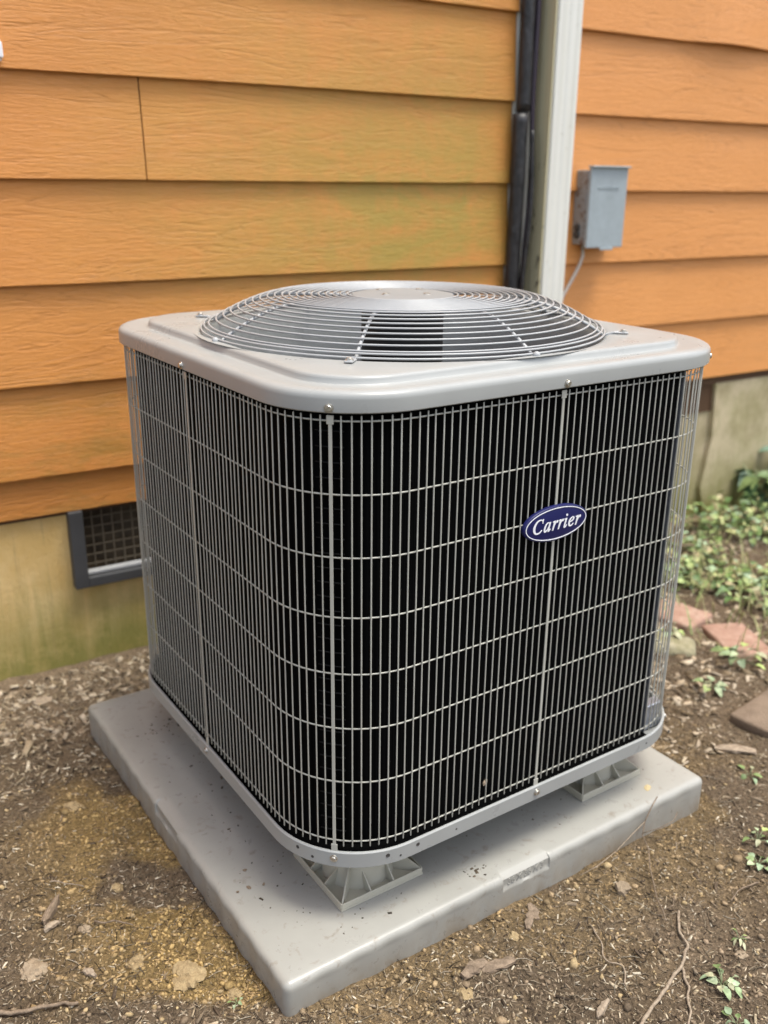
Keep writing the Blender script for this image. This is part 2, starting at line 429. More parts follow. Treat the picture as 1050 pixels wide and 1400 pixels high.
# litter generator: many small convex shards in one mesh
BOX_V = np.array([(-1, -1, -1), (1, -1, -1), (1, 1, -1), (-1, 1, -1), (-1, -1, 1), (1, -1, 1), (1, 1, 1), (-1, 1, 1)], float)*.5
BOX_F = np.array([(0, 3, 2, 1), (4, 5, 6, 7), (0, 1, 5, 4), (1, 2, 6, 5), (2, 3, 7, 6), (3, 0, 4, 7)])
_b = bmesh.new(); bmesh.ops.create_icosphere(_b, subdivisions=1, radius=.5)
ICO_V = np.array([v.co[:] for v in _b.verts]); ICO_F = np.array([[v.index for v in fc.verts] for fc in _b.faces]); _b.free()
def rand_pts(n, sampler):
    out = []
    while len(out) < n:
        p = sampler()
        if p is not None: out.append(p)
    return out
def scatter(name, pts, sizes, cols, proto, mat, tilt=.35, jitter=.25, sink=.3, taper=False, zoff=None):
    PV, PF = proto; n = len(pts); k = len(PV)
    P = np.array([(x, y, soil_h(x, y) if zoff is None else zoff) for x, y in pts])
    S3 = np.array(sizes)
    v = PV[None].repeat(n, 0)*(1+NR.uniform(-jitter, jitter, (n, k, 3)))
    if taper: v[:, :, 1] *= np.where(v[:, :, 0] > 0, NR.uniform(.15, 1, (n, 1)), 1)
    v = v*S3[:, None, :]
    yaw = NR.uniform(0, 2*PI, n); a = NR.normal(0, tilt, n); b = NR.normal(0, tilt, n)
    ca, sa, cb, sb, cy_, sy = np.cos(a), np.sin(a), np.cos(b), np.sin(b), np.cos(yaw), np.sin(yaw)
    x, y, z = v[..., 0], v[..., 1], v[..., 2]
    x, z = x*ca[:, None]+z*sa[:, None], -x*sa[:, None]+z*ca[:, None]
    y, z = y*cb[:, None]-z*sb[:, None], y*sb[:, None]+z*cb[:, None]
    x, y = x*cy_[:, None]-y*sy[:, None], x*sy[:, None]+y*cy_[:, None]
    v = np.stack([x, y, z], -1)+P[:, None, :]
    v[..., 2] += (S3[:, 2]*(.5-sink))[:, None]
    Fc = (PF[None]+(np.arange(n)*k)[:, None, None]).reshape(-1, PF.shape[1])
    t = np.repeat(np.array(cols), k, 0)
    return np_mesh(name, v.reshape(-1, 3), Fc, mat, t)
def near_sampler():
    # denser towards the camera, none under the pad or behind the wall
    while True:
        x = R.uniform(-1.15, 1.9); y = R.uniform(-1.0, .76)
        if abs(x) < S+.002 and abs(y) < S+.002: continue
        if y > .755-.048*x: continue
        d = math.hypot(x+.92, y+1.38)
        if R.random() < min(1, (1.05/d)**1.6): return (x, y)
def pick(cols, jit=.2):
    c = np.array(R.choice(cols)); return c*R.uniform(1-jit, 1+jit)
BROWN = [(.14, .102, .066), (.20, .15, .10), (.08, .056, .036), (.27, .21, .145), (.045, .031, .02)]
PALE = [(.36, .29, .19), (.44, .36, .25), (.31, .24, .155), (.52, .45, .34)]
pts = rand_pts(72000, near_sampler)
sizes = []; cols = []
for (x, y) in pts:
    L = abs(R.gauss(.0046, .0034))+.0015
    if R.random() < .012: L *= 2.4
    if y > .3: L *= 1.7
    sizes.append((L, max(.0008, L*R.uniform(.1, .32)), L*R.uniform(.06, .16)))
    pale = R.random() < (.30 if y < .3 else .5)
    c = pick(PALE) if pale else pick(BROWN)
    k = clay(x, y)
    if R.random() < k*.8: c = np.array((.30, .205, .10))*R.uniform(.5, 1.4)
    cols.append(c)
link('mulch_shreds', scatter('mulch_shreds', pts, sizes, cols, (BOX_V, BOX_F), M_litter, taper=True), kind='stuff', label='shredded bark mulch strewn over the soil')
pts = rand_pts(52000, near_sampler)
pts = [p for p in pts if R.random() < .3+.7*clay(*p)]
sizes = []; cols = []
for (x, y) in pts:
    L = abs(R.gauss(.0030, .0026))+.0012
    if R.random() < .02: L *= 2.2
    sizes.append((L, L*R.uniform(.6, .95), L*R.uniform(.5, .85)))
    k = clay(x, y)
    cols.append((soil_col(x, y)*R.uniform(.6, 1.6)) if R.random() < .85 else np.array((.38, .28, .15))*R.uniform(.8, 1.2))
link('soil_crumbs', scatter('soil_crumbs', pts, sizes, cols, (ICO_V, ICO_F), M_litter, jitter=.28), kind='stuff', label='crumbs of brown and yellow clay soil')
pts = rand_pts(3800, near_sampler); pts = [p for p in pts if R.random() < .25+.75*clay(*p)]
sizes = []; cols = []
for (x, y) in pts:
    L = R.uniform(.005, .010)*(1 if R.random() < .85 else 1.7)
    sizes.append((L, L*R.uniform(.55, .95), L*R.uniform(.35, .7)))
    cols.append(soil_col(x, y)*R.uniform(.75, 1.5))
link('soil_clumps', scatter('soil_clumps', pts, sizes, cols, (ICO_V, ICO_F), M_litter, jitter=.34, sink=.45), kind='stuff', label='small clumps of earth lying on the soil')
# fine straw fibres
pts = rand_pts(6000, near_sampler); V = []; Fc = []; T = []
for (x, y) in pts:
    L = R.uniform(.008, .035); th = R.uniform(0, 2*PI); cv = R.uniform(-.35, .35); w = R.uniform(.00025, .0006)
    px, py = x, y; b = len(V); col = pick(PALE+BROWN)
    col = col*(.45 if R.random() < .5 else .8)
    for s in range(4):
        h = soil_h(px, py)+.0012+.0025*math.sin(PI*s/3)*R.random()
        nxx, nyy = -math.sin(th)*w, math.cos(th)*w
        V += [(px+nxx, py+nyy, h), (px-nxx, py-nyy, h), (px, py, h+w*1.6)]; T += [col]*3
        px += math.cos(th)*L/3; py += math.sin(th)*L/3; th += cv
    for s in range(3):
        for q in range(3):
            a0 = b+s*3+q; a1 = b+s*3+(q+1) % 3; Fc.append((a0, a1, a1+3, a0+3))
link('straw_fibres', np_mesh('straw_fibres', V, Fc, M_litter, T), kind='stuff', label='fine dry fibres and grass bits on the soil')

# ------------------------------------------------------------------ house wall
WA = -.0479; WY = .7618
wall = empty('house_wall', (0, WY, 0), WA, label='orange lap siding house wall over a tan painted foundation', cat='wall')
def board(z0, z1, x0, x1, mat, warp=None, lip=.021, top=.004):
    n = max(2, int((x1-x0)/.06)); V = []; F = []; sd = R.uniform(0, 99)
    H = z1-z0+.028
    for i in range(n+1):
        x = x0+(x1-x0)*i/n
        dz = noise.noise(Vector((x*1.7, sd, 0)))*.0016; dy = noise.noise(Vector((x*2.1, sd, 5)))*.0012
        if warp:
            t = max(0, 1-abs((x-warp[0])/warp[1])); wv = math.sin(t*PI/2)**2*warp[2]
        else: wv = 0
        yb = -lip+dy-wv; th = .0085
        prof = [(yb+.0006, z0+dz), (yb, z0+dz+.0012), (-top+(-lip+top)*0-.0, z0+H), (-top+.0075*0+.002, z0+H), (yb+th, z0+dz)]
        zm = z0+(H)*.5
        prof = [(yb+.0010, z0+dz+wv*.35), (yb, z0+dz+.0014+wv*.35), ((yb-top)/2-.0006, zm), (-top, z0+H), (-top+.0018, z0+H), (yb+th, z0+dz+wv*.35)]
        V += [(x, y, z) for y, z in prof]
    k = 6
    for i in range(n):
        for j in range(k):
            j2 = (j+1) % k
            F.append((i*k+j, (i+1)*k+j, (i+1)*k+j2, i*k+j2))
    F.append(tuple(range(k))); F.append(tuple(n*k+j for j in range(k-1, -1, -1)))
    me = mesh('siding_board', V, F, mat); bm = bmesh.new(); bm.from_mesh(me); bmesh.ops.recalc_face_normals(bm, faces=bm.faces); bm.to_mesh(me); bm.free()
    return link('siding_board', me, wall)
zl = [.507, .7174, .9372, 1.1545, 1.3635, 1.578, 1.790, 2.002, 2.214, 2.426, 2.638, 2.85]
joints = {1.1545: -.128, .7174: -1.6, 1.578: 1.9, .9372: -2.2, .507: -1.1, 1.790: -.9}
for z0, z1 in zip(zl, zl[1:]):
    jx = joints.get(z0)
    if jx is not None and jx < .8:
        board(z0, z1, -4.2, jx-.0015, M_sidL); board(z0, z1, jx+.0015, .896, M_sidL)
    else: board(z0, z1, -4.2, .896, M_sidL)
b = board(.4102, .507, -4.2, .896, M_sidL, lip=.006, top=.003)
b['label'] = 'narrow lowest siding strip set back under the courses'
zr = [.5284, .7282, .9309, 1.1363, 1.3421, 1.5554, 1.768, 1.98, 2.19, 2.40, 2.61, 2.82]
for z0, z1 in zip(zr, zr[1:]):
    b = board(z0, z1, 1.045, 5.6, M_sidR, warp=(1.72, .24, .011) if z0 == 1.5554 else None)
# sheathing behind the boards, dark strip coloured as the sill gap's shade, foundation
bm = bmesh.new(); box(bm, (.7, .045, 1.66), (9.8, .08, 2.52)); bmo('sheathing', bm, M_sidEdge, wall)
bm = bmesh.new(); box(bm, (3.2, .012, .512), (4.4, .03, .03)); bmo('sill_shadow_strip', bm, M_sidEdge, wall)
# foundation with an opening for the vent
VX0, VX1, VZ0, VZ1 = -.374, .06, .212, .4095
bm = bmesh.new()
def grid_panel(bm, x0, x1, z0, z1, y, step=.05):
    nx_, nz = max(1, int((x1-x0)/step)), max(1, int((z1-z0)/step)); g = []
    for j in range(nz+1):
        g.append([bm.verts.new((x0+(x1-x0)*i/nx_, y+noise.noise(Vector((i*.5*step*20, j*.5*step*20, x0)))*.003, z0+(z1-z0)*j/nz)) for i in range(nx_+1)])
    for j in range(nz):
        for i in range(nx_): bm.faces.new((g[j][i], g[j][i+1], g[j+1][i+1], g[j+1][i]))
for x0, x1, z0, z1 in ((-4.2, VX0, -.3, .503), (VX0, VX1, -.3, VZ0), (VX0, VX1, VZ1, .503), (VX1, 5.6, -.3, .515)):
    box(bm, ((x0+x1)/2, .10, (z0+z1)/2), (x1-x0, .18, z1-z0))
bmo('foundation', bm, M_found, wall)
# slightly proud parging on the right
V = [(1.86, 0, .5), (5.6, 0, .5), (5.6, 0, -.05), (1.90, 0, -.05), (1.845, 0, .12), (1.875, 0, .3)]
pr = mesh('parging_coat', [(x, .010, z) for x, _, z in V]+[(x, -.008, z) for x, _, z in V], [(0, 1, 2, 3, 4, 5), (11, 10, 9, 8, 7, 6)]+[(i, (i+1) % 6, (i+1) % 6+6, i+6) for i in range(6)], M_found)
bm = bmesh.new(); bm.from_mesh(pr); bmesh.ops.recalc_face_normals(bm, faces=bm.faces); bm.to_mesh(pr); bm.free()
link('parging_coat', pr, wall)
# corner trim beside the pipes
bm = bmesh.new(); box(bm, (.972, -.001, 1.45), (.146, .022, 2.9), .002); bmo('trim_board', bm, M_trim, wall)
# foundation vent
vent = bmesh.new()
fw = .033
for c_, s_ in (((VX0+fw/2, -.004, (VZ0+VZ1)/2), (fw, .03, VZ1-VZ0)), ((VX1-fw/2, -.004, (VZ0+VZ1)/2), (fw, .03, VZ1-VZ0)), (((VX0+VX1)/2, -.004, VZ0+fw/2-.004), (VX1-VX0-2*fw, .03, fw-.008))):
    box(vent, c_, s_, .002)
vf = bmo('crawlspace_vent', vent, M_ventframe, wall)
bm = bmesh.new(); box(bm, ((VX0+VX1)/2, .006, VZ0+fw-.002), (VX1-VX0-2*fw, .02, .008), .0015, rot=Matrix.Rotation(0, 3, 'X')); bmo('metal_lip', bm, M_ventsill, vf)
xs = np.arange(VX0+fw+.004, VX1-fw, .0245)
for x in xs:
    bm = bmesh.new(); box(bm, (x, .02, (VZ0+fw-.008+VZ1)/2), (.003, .002, VZ1-VZ0-fw)); bmo('grid_bar', bm, M_screen, vf)
for i, z in enumerate(np.arange(VZ0+fw+.012, VZ1, .024)):
    bm = bmesh.new(); box(bm, ((VX0+VX1)/2, .0235, z), (VX1-VX0-2*fw, .003, .003)); bmo('grid_bar', bm, M_screen, vf)
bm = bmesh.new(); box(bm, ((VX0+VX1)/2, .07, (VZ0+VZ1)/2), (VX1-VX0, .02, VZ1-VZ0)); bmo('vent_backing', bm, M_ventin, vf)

def wl(u, v, z):          # wall-frame point to world
    return Vector((u*math.cos(WA)-v*math.sin(WA), WY+u*math.sin(WA)+v*math.cos(WA), z))
# downspout
ds = empty('downspout', wl(1.0105, -.052, 0), WA, label='white ribbed metal downspout on the house wall between siding and pipes', cat='downspout')
def spout_section(w_, d_, ribs=3):
    pts = []
    def side(ax, ay, bx, by, nxv, nyv):
        L = 24
        for i in range(L):
            t = i/L; x = ax+(bx-ax)*t; y = ay+(by-ay)*t
            rb = -.0012*(max(0, math.sin(t*PI*2*ribs))**.6) if .12 < t < .88 else 0
            pts.append((x+nxv*rb, y+nyv*rb))
    a_, b_ = w_/2, d_/2
    side(-a_+.004, -b_, a_-.004, -b_, 0, -1); side(a_, -b_+.004, a_, b_-.004, 1, 0); side(a_-.004, b_, -a_+.004, b_, 0, 1); side(-a_, b_-.004, -a_, -b_+.004, -1, 0)
    return pts
sec = spout_section(.086, .080)
n = len(sec); zs_ = [.02, .6, 1.0, 1.4, 2.0, 2.9]
V = [(x, y, z) for z in zs_ for x, y in sec]; F = [(i*n+k, i*n+(k+1) % n, (i+1)*n+(k+1) % n, (i+1)*n+k) for i in range(len(zs_)-1) for k in range(n)]
link('spout_tube', mesh('spout_tube', V, F, M_down, True), ds); autosmooth(ds.children[0].data, 40)
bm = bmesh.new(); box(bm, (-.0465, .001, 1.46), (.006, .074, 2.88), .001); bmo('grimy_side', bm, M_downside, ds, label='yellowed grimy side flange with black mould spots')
bm = bmesh.new(); box(bm, (0, -.0415, 2.1), (.094, .003, .03)); box(bm, (.0455, 0, 2.1), (.003, .080, .03)); bmo('strap', bm, M_down, ds)
# refrigerant line set
ls = empty('refrigerant_line', wl(.915, -.045, 0), WA, label='black foam insulated pipe running down beside the white downspout', cat='pipe')
def pipe(x0, y0, rad, zs, mat, name, wob=.004, **kw):
    P = []; rr_ = []
    z = zs[0]
    while z <= zs[1]:
        P.append((x0+noise.noise(Vector((z*3, x0*50, 1)))*wob, y0+noise.noise(Vector((z*3, x0*50, 7)))*wob, z))
        rr_.append(rad*(1+.07*noise.noise(Vector((z*14, x0*9, 3))))); z += .02
    return tube(name, P, rr_, mat, ls, n=14, **kw)
pipe(-.010, .008, .0205, (.05, 1.335), M_foam, 'foam_sleeve')
pipe(-.002, .009, .0195, (1.338, 2.8), M_foam, 'foam_sleeve')
pipe(-.002, .009, .0150, (1.32, 1.345), M_hole, 'pipe')
pipe(.019, -.004, .0070, (.05, 2.8), M_cable, 'control_cable', .012)
pipe(.010, -.020, .006, (.05, 1.3), M_foam, 'liquid_tube', .016)
# electrical disconnect box
eb = empty('disconnect_box', wl(1.205, -.04, 1.09), WA, label='grey metal electrical disconnect box on the orange siding', cat='electrical box')
bm = bmesh.new(); box(bm, (0, .002, 0), (.134, .055, .205), .003); bmo('enclosure', bm, M_boxside, eb, label='grey enclosure side with rust and dark stains')
bm = bmesh.new(); box(bm, (.003, -.0325, .0), (.142, .012, .222), .003); o = bmo('cover', bm, M_box, eb)
bm = bmesh.new(); box(bm, (.003, -.036, .112), (.146, .022, .005), .0015); bmo('cover_lip', bm, M_box, eb)
bm = bmesh.new(); box(bm, (.010, -.039, -.1135), (.05, .004, .008), .001); bmo('latch_tab', bm, M_box, eb)
bm = bmesh.new()
xx = -.035
for i in range(11):
    w_ = R.uniform(.004, .007); box(bm, (xx, -.0392, .055+R.uniform(-.001, .001)), (w_, .0022, R.uniform(.004, .009)), .0006); xx += w_+.0018
bmo('embossed_line', bm, M_box, eb)
for (x, z) in ((-.0683, -.055), (-.0683, -.075)):
    bm = bmesh.new(); lathe(bm, [(0, .006), (.009, .006), (.011, .002), (.011, 0)], 16); bmo('knockout', bm, M_hole, eb, loc=(x, .004, z), rot=(0, -PI/2, 0))
tube('service_cable', [wl(1.175, -.02, .985), wl(1.172, -.03, .955), wl(1.166, -.026, .93), wl(1.15, -.024, .90), wl(1.132, -.022, .87), wl(1.112, -.022, .84), wl(1.10, -.022, .80), wl(1.10, -.022, .7), wl(1.09, -.022, .55), wl(1.03, -.05, .40), wl(.95, -.12, .3)], .0048, M_conduit, n=8, label='thin off-white cable hanging below the grey disconnect box', cat='cable')
# small white fixture at the picture's left edge
bm = bmesh.new(); box(bm, (0, 0, 0), (.06, .022, .030), .003); box(bm, (-.005, .012, .0), (.07, .012, .04), .002)
bmo('wall_clip', bm, M_white, loc=wl(-.436, -.026, 1.395), rot=(0, 0, WA), label='small white plastic fitting on the siding at the far left', cat='fitting')

# ------------------------------------------------------------------ plastic pad
pad = empty('equipment_pad', (0, 0, 0), label='grey plastic equipment pad on the soil under the air conditioner', cat='equipment pad')
H = .0762
peri = []
rc = .012
def pad_perimeter():
    pts = []   # (x, y, nx, ny, s) with s along side
    for k in range(4):
        ang = -PI/2 + k*PI/2       # outward normal of side k : front(-y), right, back, left
        nx_, ny_ = math.cos(ang), math.sin(ang); tx, ty = -ny_, nx_
        L = S-rc
        ss = list(np.linspace(-L, L, 150)) + [-.052, -.0505, .0505, .052]
        ss = sorted(ss)
        for s in ss: pts.append((nx_*S+tx*s, ny_*S+ty*s, nx_, ny_, s, k))
        for j in range(1, 5):
            a_ = ang+PI/2*j/5
            cx_, cy_ = nx_*L+tx*L, ny_*L+ty*L
            pts.append((cx_+rc*math.cos(a_), cy_+rc*math.sin(a_), math.cos(a_), math.sin(a_), 9, k))
    return pts
PP = pad_perimeter()
prof = [(0, -.01), (0, .02), (0, .045), (0, .0500), (0, .0525), (0, .060), (0, H-.011), (.0012, H-.0065), (.0042, H-.0028), (.0085, H-.0008), (.013, H), (.03, H), (.07, H-.0008), (.16, H-.0012)]
V = []; F = []
for (ins, z) in prof:
    for (x, y, nx_, ny_, s, k) in PP:
        i_ = ins
        if s != 9 and z < H-.004:
            i_ += .0018*(1+math.cos(2*PI*(s+.03)/.061))*.5*(1 if z < H-.012 else .5)*sstep(S-.01, S-.05, abs(s))
        if s != 9 and abs(s) <= .0515 and k in (0, 3) and z > .0522 and ins < .012:
            i_ = max(i_+.0032, min(.012, .0040+ins))
        if abs(s) <= .0515 and k in (0, 3) and .0522 < z < H-.004: i_ = .0034
        if i_ > rc*.97:
            j_ = rc*.97; q_ = (S-i_)/(S-j_); V.append(((x-nx_*j_)*q_, (y-ny_*j_)*q_, z))
        else: V.append((x-nx_*i_, y-ny_*i_, z))
n = len(PP)
for i in range(len(prof)-1):
    for k in range(n): F.append((i*n+k, i*n+(k+1) % n, (i+1)*n+(k+1) % n, (i+1)*n+k))
F.append(tuple((len(prof)-1)*n+k for k in range(n)))
me = mesh('slab', V, F, M_pad); autosmooth(me, 50); link('slab', me, pad)
# raised size lettering in the recess
def text_mesh(body, size, depth, mat, name, offset=0.0, space=1.0, shear=0):
    cu = bpy.data.curves.new(name, 'FONT'); cu.body = body; cu.size = size; cu.extrude = depth; cu.align_x = 'CENTER'; cu.align_y = 'CENTER'
    cu.offset = offset; cu.space_character = space; cu.resolution_u = 4; cu.shear = shear
    o = bpy.data.objects.new('t', cu); COL.objects.link(o)
    dg = bpy.context.evaluated_depsgraph_get(); me = bpy.data.meshes.new_from_object(o.evaluated_get(dg)); me.name = name
    bpy.data.objects.remove(o); bpy.data.curves.remove(cu); me.materials.clear(); me.materials.append(mat)
    return me
tm = text_mesh('36 X 36 X 3', .0165, .0008, M_pad, 'size_lettering', .0002, .98)
link('size_lettering', tm, pad, loc=(0, -S+.0034, .0612), rot=(PI/2, 0, 0))
# grit on the pad
def padpt():
    while True:
        x = R.uniform(-S+.02, S-.02); y = R.uniform(-S+.02, S-.02)
        if R.random() < (.9 if (x < -.3 and y < .1) or y < -.35 else .2): return (x, y)
pts = rand_pts(230, padpt)+[(-.08+R.gauss(0, .02), -.42+R.gauss(0, .006)) for _ in range(60)]+[(-.36+R.gauss(0, .04), .28+R.gauss(0, .03)) for _ in range(40)]
sizes = [(L, L*R.uniform(.3, .8), L*.3) for L in [R.uniform(.0010, .0034)*(1 if R.random() < .9 else 2.2) for _ in pts]]
link('pad_grit', scatter('pad_grit', pts, sizes, [np.array((.06, .045, .03))*R.uniform(.5, 1.8) for _ in pts], (BOX_V, BOX_F), M_litter, tilt=.1, zoff=H-.0008), kind='stuff', label='specks of dirt scattered over the pad top')

def lump(name, loc, size, mat, seed=0, rz=0, flat=1, sub=3, **kw):
    bm = bmesh.new(); bmesh.ops.create_icosphere(bm, subdivisions=sub, radius=.5)
    for v in bm.verts:
        d = 1+.45*noise.noise(v.co*2.4+Vector((seed*7.1, seed*3.3, 0)))+.38*noise.noise(v.co*6+Vector((seed, 0, 0)))+.16*noise.noise(v.co*15+Vector((seed, 4, 0)))
        v.co = Vector((v.co.x*size[0], v.co.y*size[1], v.co.z*size[2]))*d
    return bmo(name, bm, mat, None, False, loc=loc, rot=(0, 0, rz), **kw)
spots = [(-.399, -.207, .0085, 'topmost'), (-.388, -.254, .0075, 'right'), (-.412, -.247, .0092, 'wide'), (-.431, -.247, .0055, 'left')]
for i, (x, y, s, lb) in enumerate(spots):
    lump('dark_pebble', (x, y, H+.0008), (s, s*.75, .003), M_bark, i+3, i, sub=1, group='dark crumbs on the left side of the pad',
         label={'topmost': 'dark crumb nearest the unit foot among those on the pad', 'right': 'dark crumb just below the topmost one on the pad', 'wide': 'largest flat dark crumb in the cluster on the pad', 'left': 'smallest dark crumb nearest the pad left edge'}[lb], cat='crumb')

mm = NT('yellow_petal', .7, 0, (.45, .36, .2)); M_petal = mm.m
lump('yellow_leaf_flake', (.338, -.418, H+.0004), (.020, .011, .0012), M_petal, 8, .6, label='tiny yellowish leaf flake on the pad near its right corner', cat='leaf')
# ------------------------------------------------------------------ air conditioner
A, RC = .4124, .1518
CX, CY, Z0 = .0376, -.0132, H
ac = empty('air_conditioner', (CX, CY, Z0), label='grey outdoor air conditioner condenser with wire cage standing on the plastic pad', cat='air conditioner')
def Z(z): return z-Z0
# cap
rows = [(A-.006, RC, .880), (A+.0015, RC+.0015, .8775), (A+.0032, RC+.003, .879), (A+.0032, RC+.003, .8955), (A+.0026, RC+.0026, .8995), (A+.0005, RC+.001, .9030), (A-.003, RC-.001, .9052), (A-.008, RC-.004, .9062), (A-.015, RC-.010, .9065),
        (A-.043, .115, .9040), (A-.0465, .110, .9038), (A-.0485, .107, .9050), (A-.0500, .104, .9105), (A-.0515, .102, .9135), (A-.0545, .099, .9150), (A-.062, .094, .9158), (.345+.02, None, .9160)]
rows += [(.357, None, .9150), (.350, None, .9120), (.345, None, .906), (.342, None, .896), (.340, None, .86), (.3385, None, .79), (.352, None, .765)]
V, F = loft([(a, r, Z(z)) for a, r, z in rows], 352, capend=False)
me = mesh('top_cover', V, F, M_paint); autosmooth(me, 45); cap = link('top_cover', me, ac)
# dark inner deck under the cap so no light leaks down
V, F = loft([(A-.012, RC-.01, Z(.872)), (.353, None, Z(.872))], 200, capend=False); link('inner_deck', mesh('inner_deck', V, F, M_black), ac)

# screw heads
def screw_mesh(r=.006, h=.004):
    bm = bmesh.new(); lathe(bm, [(0, h), (r*.62, h), (r*.72, h*.8), (r*.72, h*.35), (r, h*.3), (r*1.05, 0)], 6*3)
    # hexagonal head
    me = bpy.data.meshes.new('screw_head'); 
    bmesh.ops.recalc_face_normals(bm, faces=bm.faces); bm.to_mesh(me); bm.free(); me.materials.append(M_screw); return me
SM = screw_mesh()
def out_screw(x, y, z, ang, name='screw', parent=None, sc=1):
    o = link(name, SM, parent or ac, loc=(x, y, Z(z))); o.rotation_euler = Vector((math.cos(ang), math.sin(ang), 0)).to_track_quat('Z', 'Y').to_euler(); o.scale = (sc,)*3
    return o
kk = A-RC
strap_ang = []
for k in range(8):
    ang = k*PI/4
    def edge(off):
        if k % 2 == 0: return ((A+off)*math.cos(ang), (A+off)*math.sin(ang))
        sx, sy = (1 if math.cos(ang) > 0 else -1), (1 if math.sin(ang) > 0 else -1)
        return (sx*kk+(RC+off)*math.cos(ang), sy*kk+(RC+off)*math.sin(ang))
    if k == 7: sky_open = True
    out_screw(*edge(.0032), .8845, ang); out_screw(*edge(.0015), .1915, ang)
    if k == 7 or k == 0: continue
    # mounting strap: flat bar with flattened ends
    bm = bmesh.new()
    box(bm, (0, 0, (.212+.866)/2-Z0), (.0018, .0048, .866-.212), .0004, 1)
    box(bm, (.0006, 0, .868-Z0), (.0014, .0095, .012), .0004, 1); box(bm, (.0006, 0, .209-Z0), (.0014, .0095, .012), .0004, 1)
    bmo('cage_strap', bm, M_wire, ac, loc=(*edge(-.0028), 0), rot=(0, 0, ang))
# cage: horizontal wires
hz_ = [.8655, .766, .6768, .588, .5005, .4125, .322, .2180]
hp, _ = resample(rs_path(A-.0072, RC-.0060), 220)
hV, hF = tube_data([(x, y, 0) for x, y in hp], .00125, True, 6)
hme = mesh('horizontal_wire', hV, hF, M_wire, True)
for z in hz_: link('horizontal_wire', hme, ac, loc=(0, 0, Z(z)))
# vertical wires
NW = 224
base_ = rs_path(A-.0048, RC-.0036); vp, per = resample([(A-.0048, 0.0)]+base_, NW)
seg = 9
P = [(0, 0, z) for z in np.linspace(.2105, .8722, seg)]
P = [(0, 0, .2095)]+P+[(0, 0, .8733)]
vV, vF = tube_data([(x, y, z-Z0) for x, y, z in P], [.0007]+[.00112]*seg+[.0007], False, 6)
vme = mesh('vertical_wire', vV, vF, M_wire, True)
centers = []
for k in range(8):
    if k in (0, 7): continue
    ang = k*PI/4
    centers.append((A*math.cos(ang), A*math.sin(ang)) if k % 2 == 0 else ((1 if math.cos(ang) > 0 else -1)*kk+RC*math.cos(ang), (1 if math.sin(ang) > 0 else -1)*kk+RC*math.sin(ang)))
for (x, y) in vp:
    if min(math.hypot(x-a, y-b) for a, b in centers) < .0066: continue
    o = link('vertical_wire', vme, ac, loc=(x, y, 0)); o.rotation_euler = (R.gauss(0, .0005), R.gauss(0, .0005), 0)
# base pan
rows = [(A-.02, RC-.02, .176), (A, RC, .1755), (A+.0015, RC+.0015, .177), (A+.0015, RC+.0015, .2015), (A-.0003, RC-.0003, .2032), (A-.0025, RC-.0025, .2032), (A-.004, RC-.004, .2015), (A-.004, RC-.004, .188), (A-.016, RC-.016, .186)]
V, F = loft([(a, r, Z(z)) for a, r, z in rows], 256, capend=True, capstart=True)
me = mesh('base_pan', V, F, M_paint); autosmooth(me, 40); pan = link('base_pan', me, ac)
hm = bmesh.new(); lathe(hm, [(0, .0002), (.0019, .0002), (.0022, .0006), (.0028, .0006), (.0031, 0)], 14); hme2 = bpy.data.meshes.new('drain_hole'); bmesh.ops.recalc_face_normals(hm, faces=hm.faces); hm.to_mesh(hme2); hm.free(); hme2.materials.append(M_hole)
def on_arc(ang, off):
    sx, sy = (1 if math.cos(ang) > 0 else -1), (1 if math.sin(ang) > 0 else -1)
    return (sx*kk+(RC+off)*math.cos(ang), sy*kk+(RC+off)*math.sin(ang))
for a_, z_, s_ in ((math.radians(202), .193, 1), (math.radians(212), .186, .8), (math.radians(256), .1925, 1.1), (math.radians(264), .186, .6)):
    x, y = on_arc(a_, .0014); o = link('rim_hole', hme2, pan, loc=(x, y, Z(z_))); o.rotation_euler = Vector((math.cos(a_), math.sin(a_), 0)).to_track_quat('Z', 'Y').to_euler(); o.scale = (s_,)*3
for x, z_, s_ in ((-.245, .193, 1.1), (-.17, .189, .6), (.27, .19, .6), (.33, .194, .9)):
    o = link('rim_hole', hme2, pan, loc=(x, -A-.0014, Z(z_)), rot=(PI/2, 0, 0)); o.scale = (s_,)*3
# coil: C-shaped finned block inside the cage, open at the right hand end
AI, RI, TH = A-.021, RC-.018, .03
cp = []
full = rs_path(AI, RI)
pin, _ = resample(full, 600)
def keep(x, y):     # everything but the right side and its two corners' far part
    return not (x > .279)
angs = [(math.atan2(y, x) % (2*PI), x, y) for x, y in pin]
run = [(x, y) for a_, x, y in sorted(angs) if keep(x, y)]
# run starts on back side (x>0,y>0) going ccw to the front side
V = []; F = []; n = len(run)
inner = []
for i, (x, y) in enumerate(run):
    x1, y1 = run[max(i-1, 0)]; x2, y2 = run[min(i+1, n-1)]
    t = Vector((x2-x1, y2-y1)).normalized(); inner.append((x-t.y*-TH*-1*(-1), y))
V = []
for i, (x, y) in enumerate(run):
    x1, y1 = run[max(i-1, 0)]; x2, y2 = run[min(i+1, n-1)]
    t = Vector((x2-x1, y2-y1)).normalized(); nrm = Vector((-t.y, t.x))   # left of travel (ccw) = inward
    ix, iy = x+nrm.x*TH, y+nrm.y*TH
    V += [(x, y, Z(.187)), (x, y, Z(.885)), (ix, iy, Z(.885)), (ix, iy, Z(.187))]
for i in range(n-1):
    for j in range(4):
        F.append((i*4+j, (i+1)*4+j, (i+1)*4+(j+1) % 4, i*4+(j+1) % 4))
F.append((3, 2, 1, 0)); F.append(tuple((n-1)*4+j for j in range(4)))
link('condenser_coil', mesh('condenser_coil', V, F, M_fins), ac)
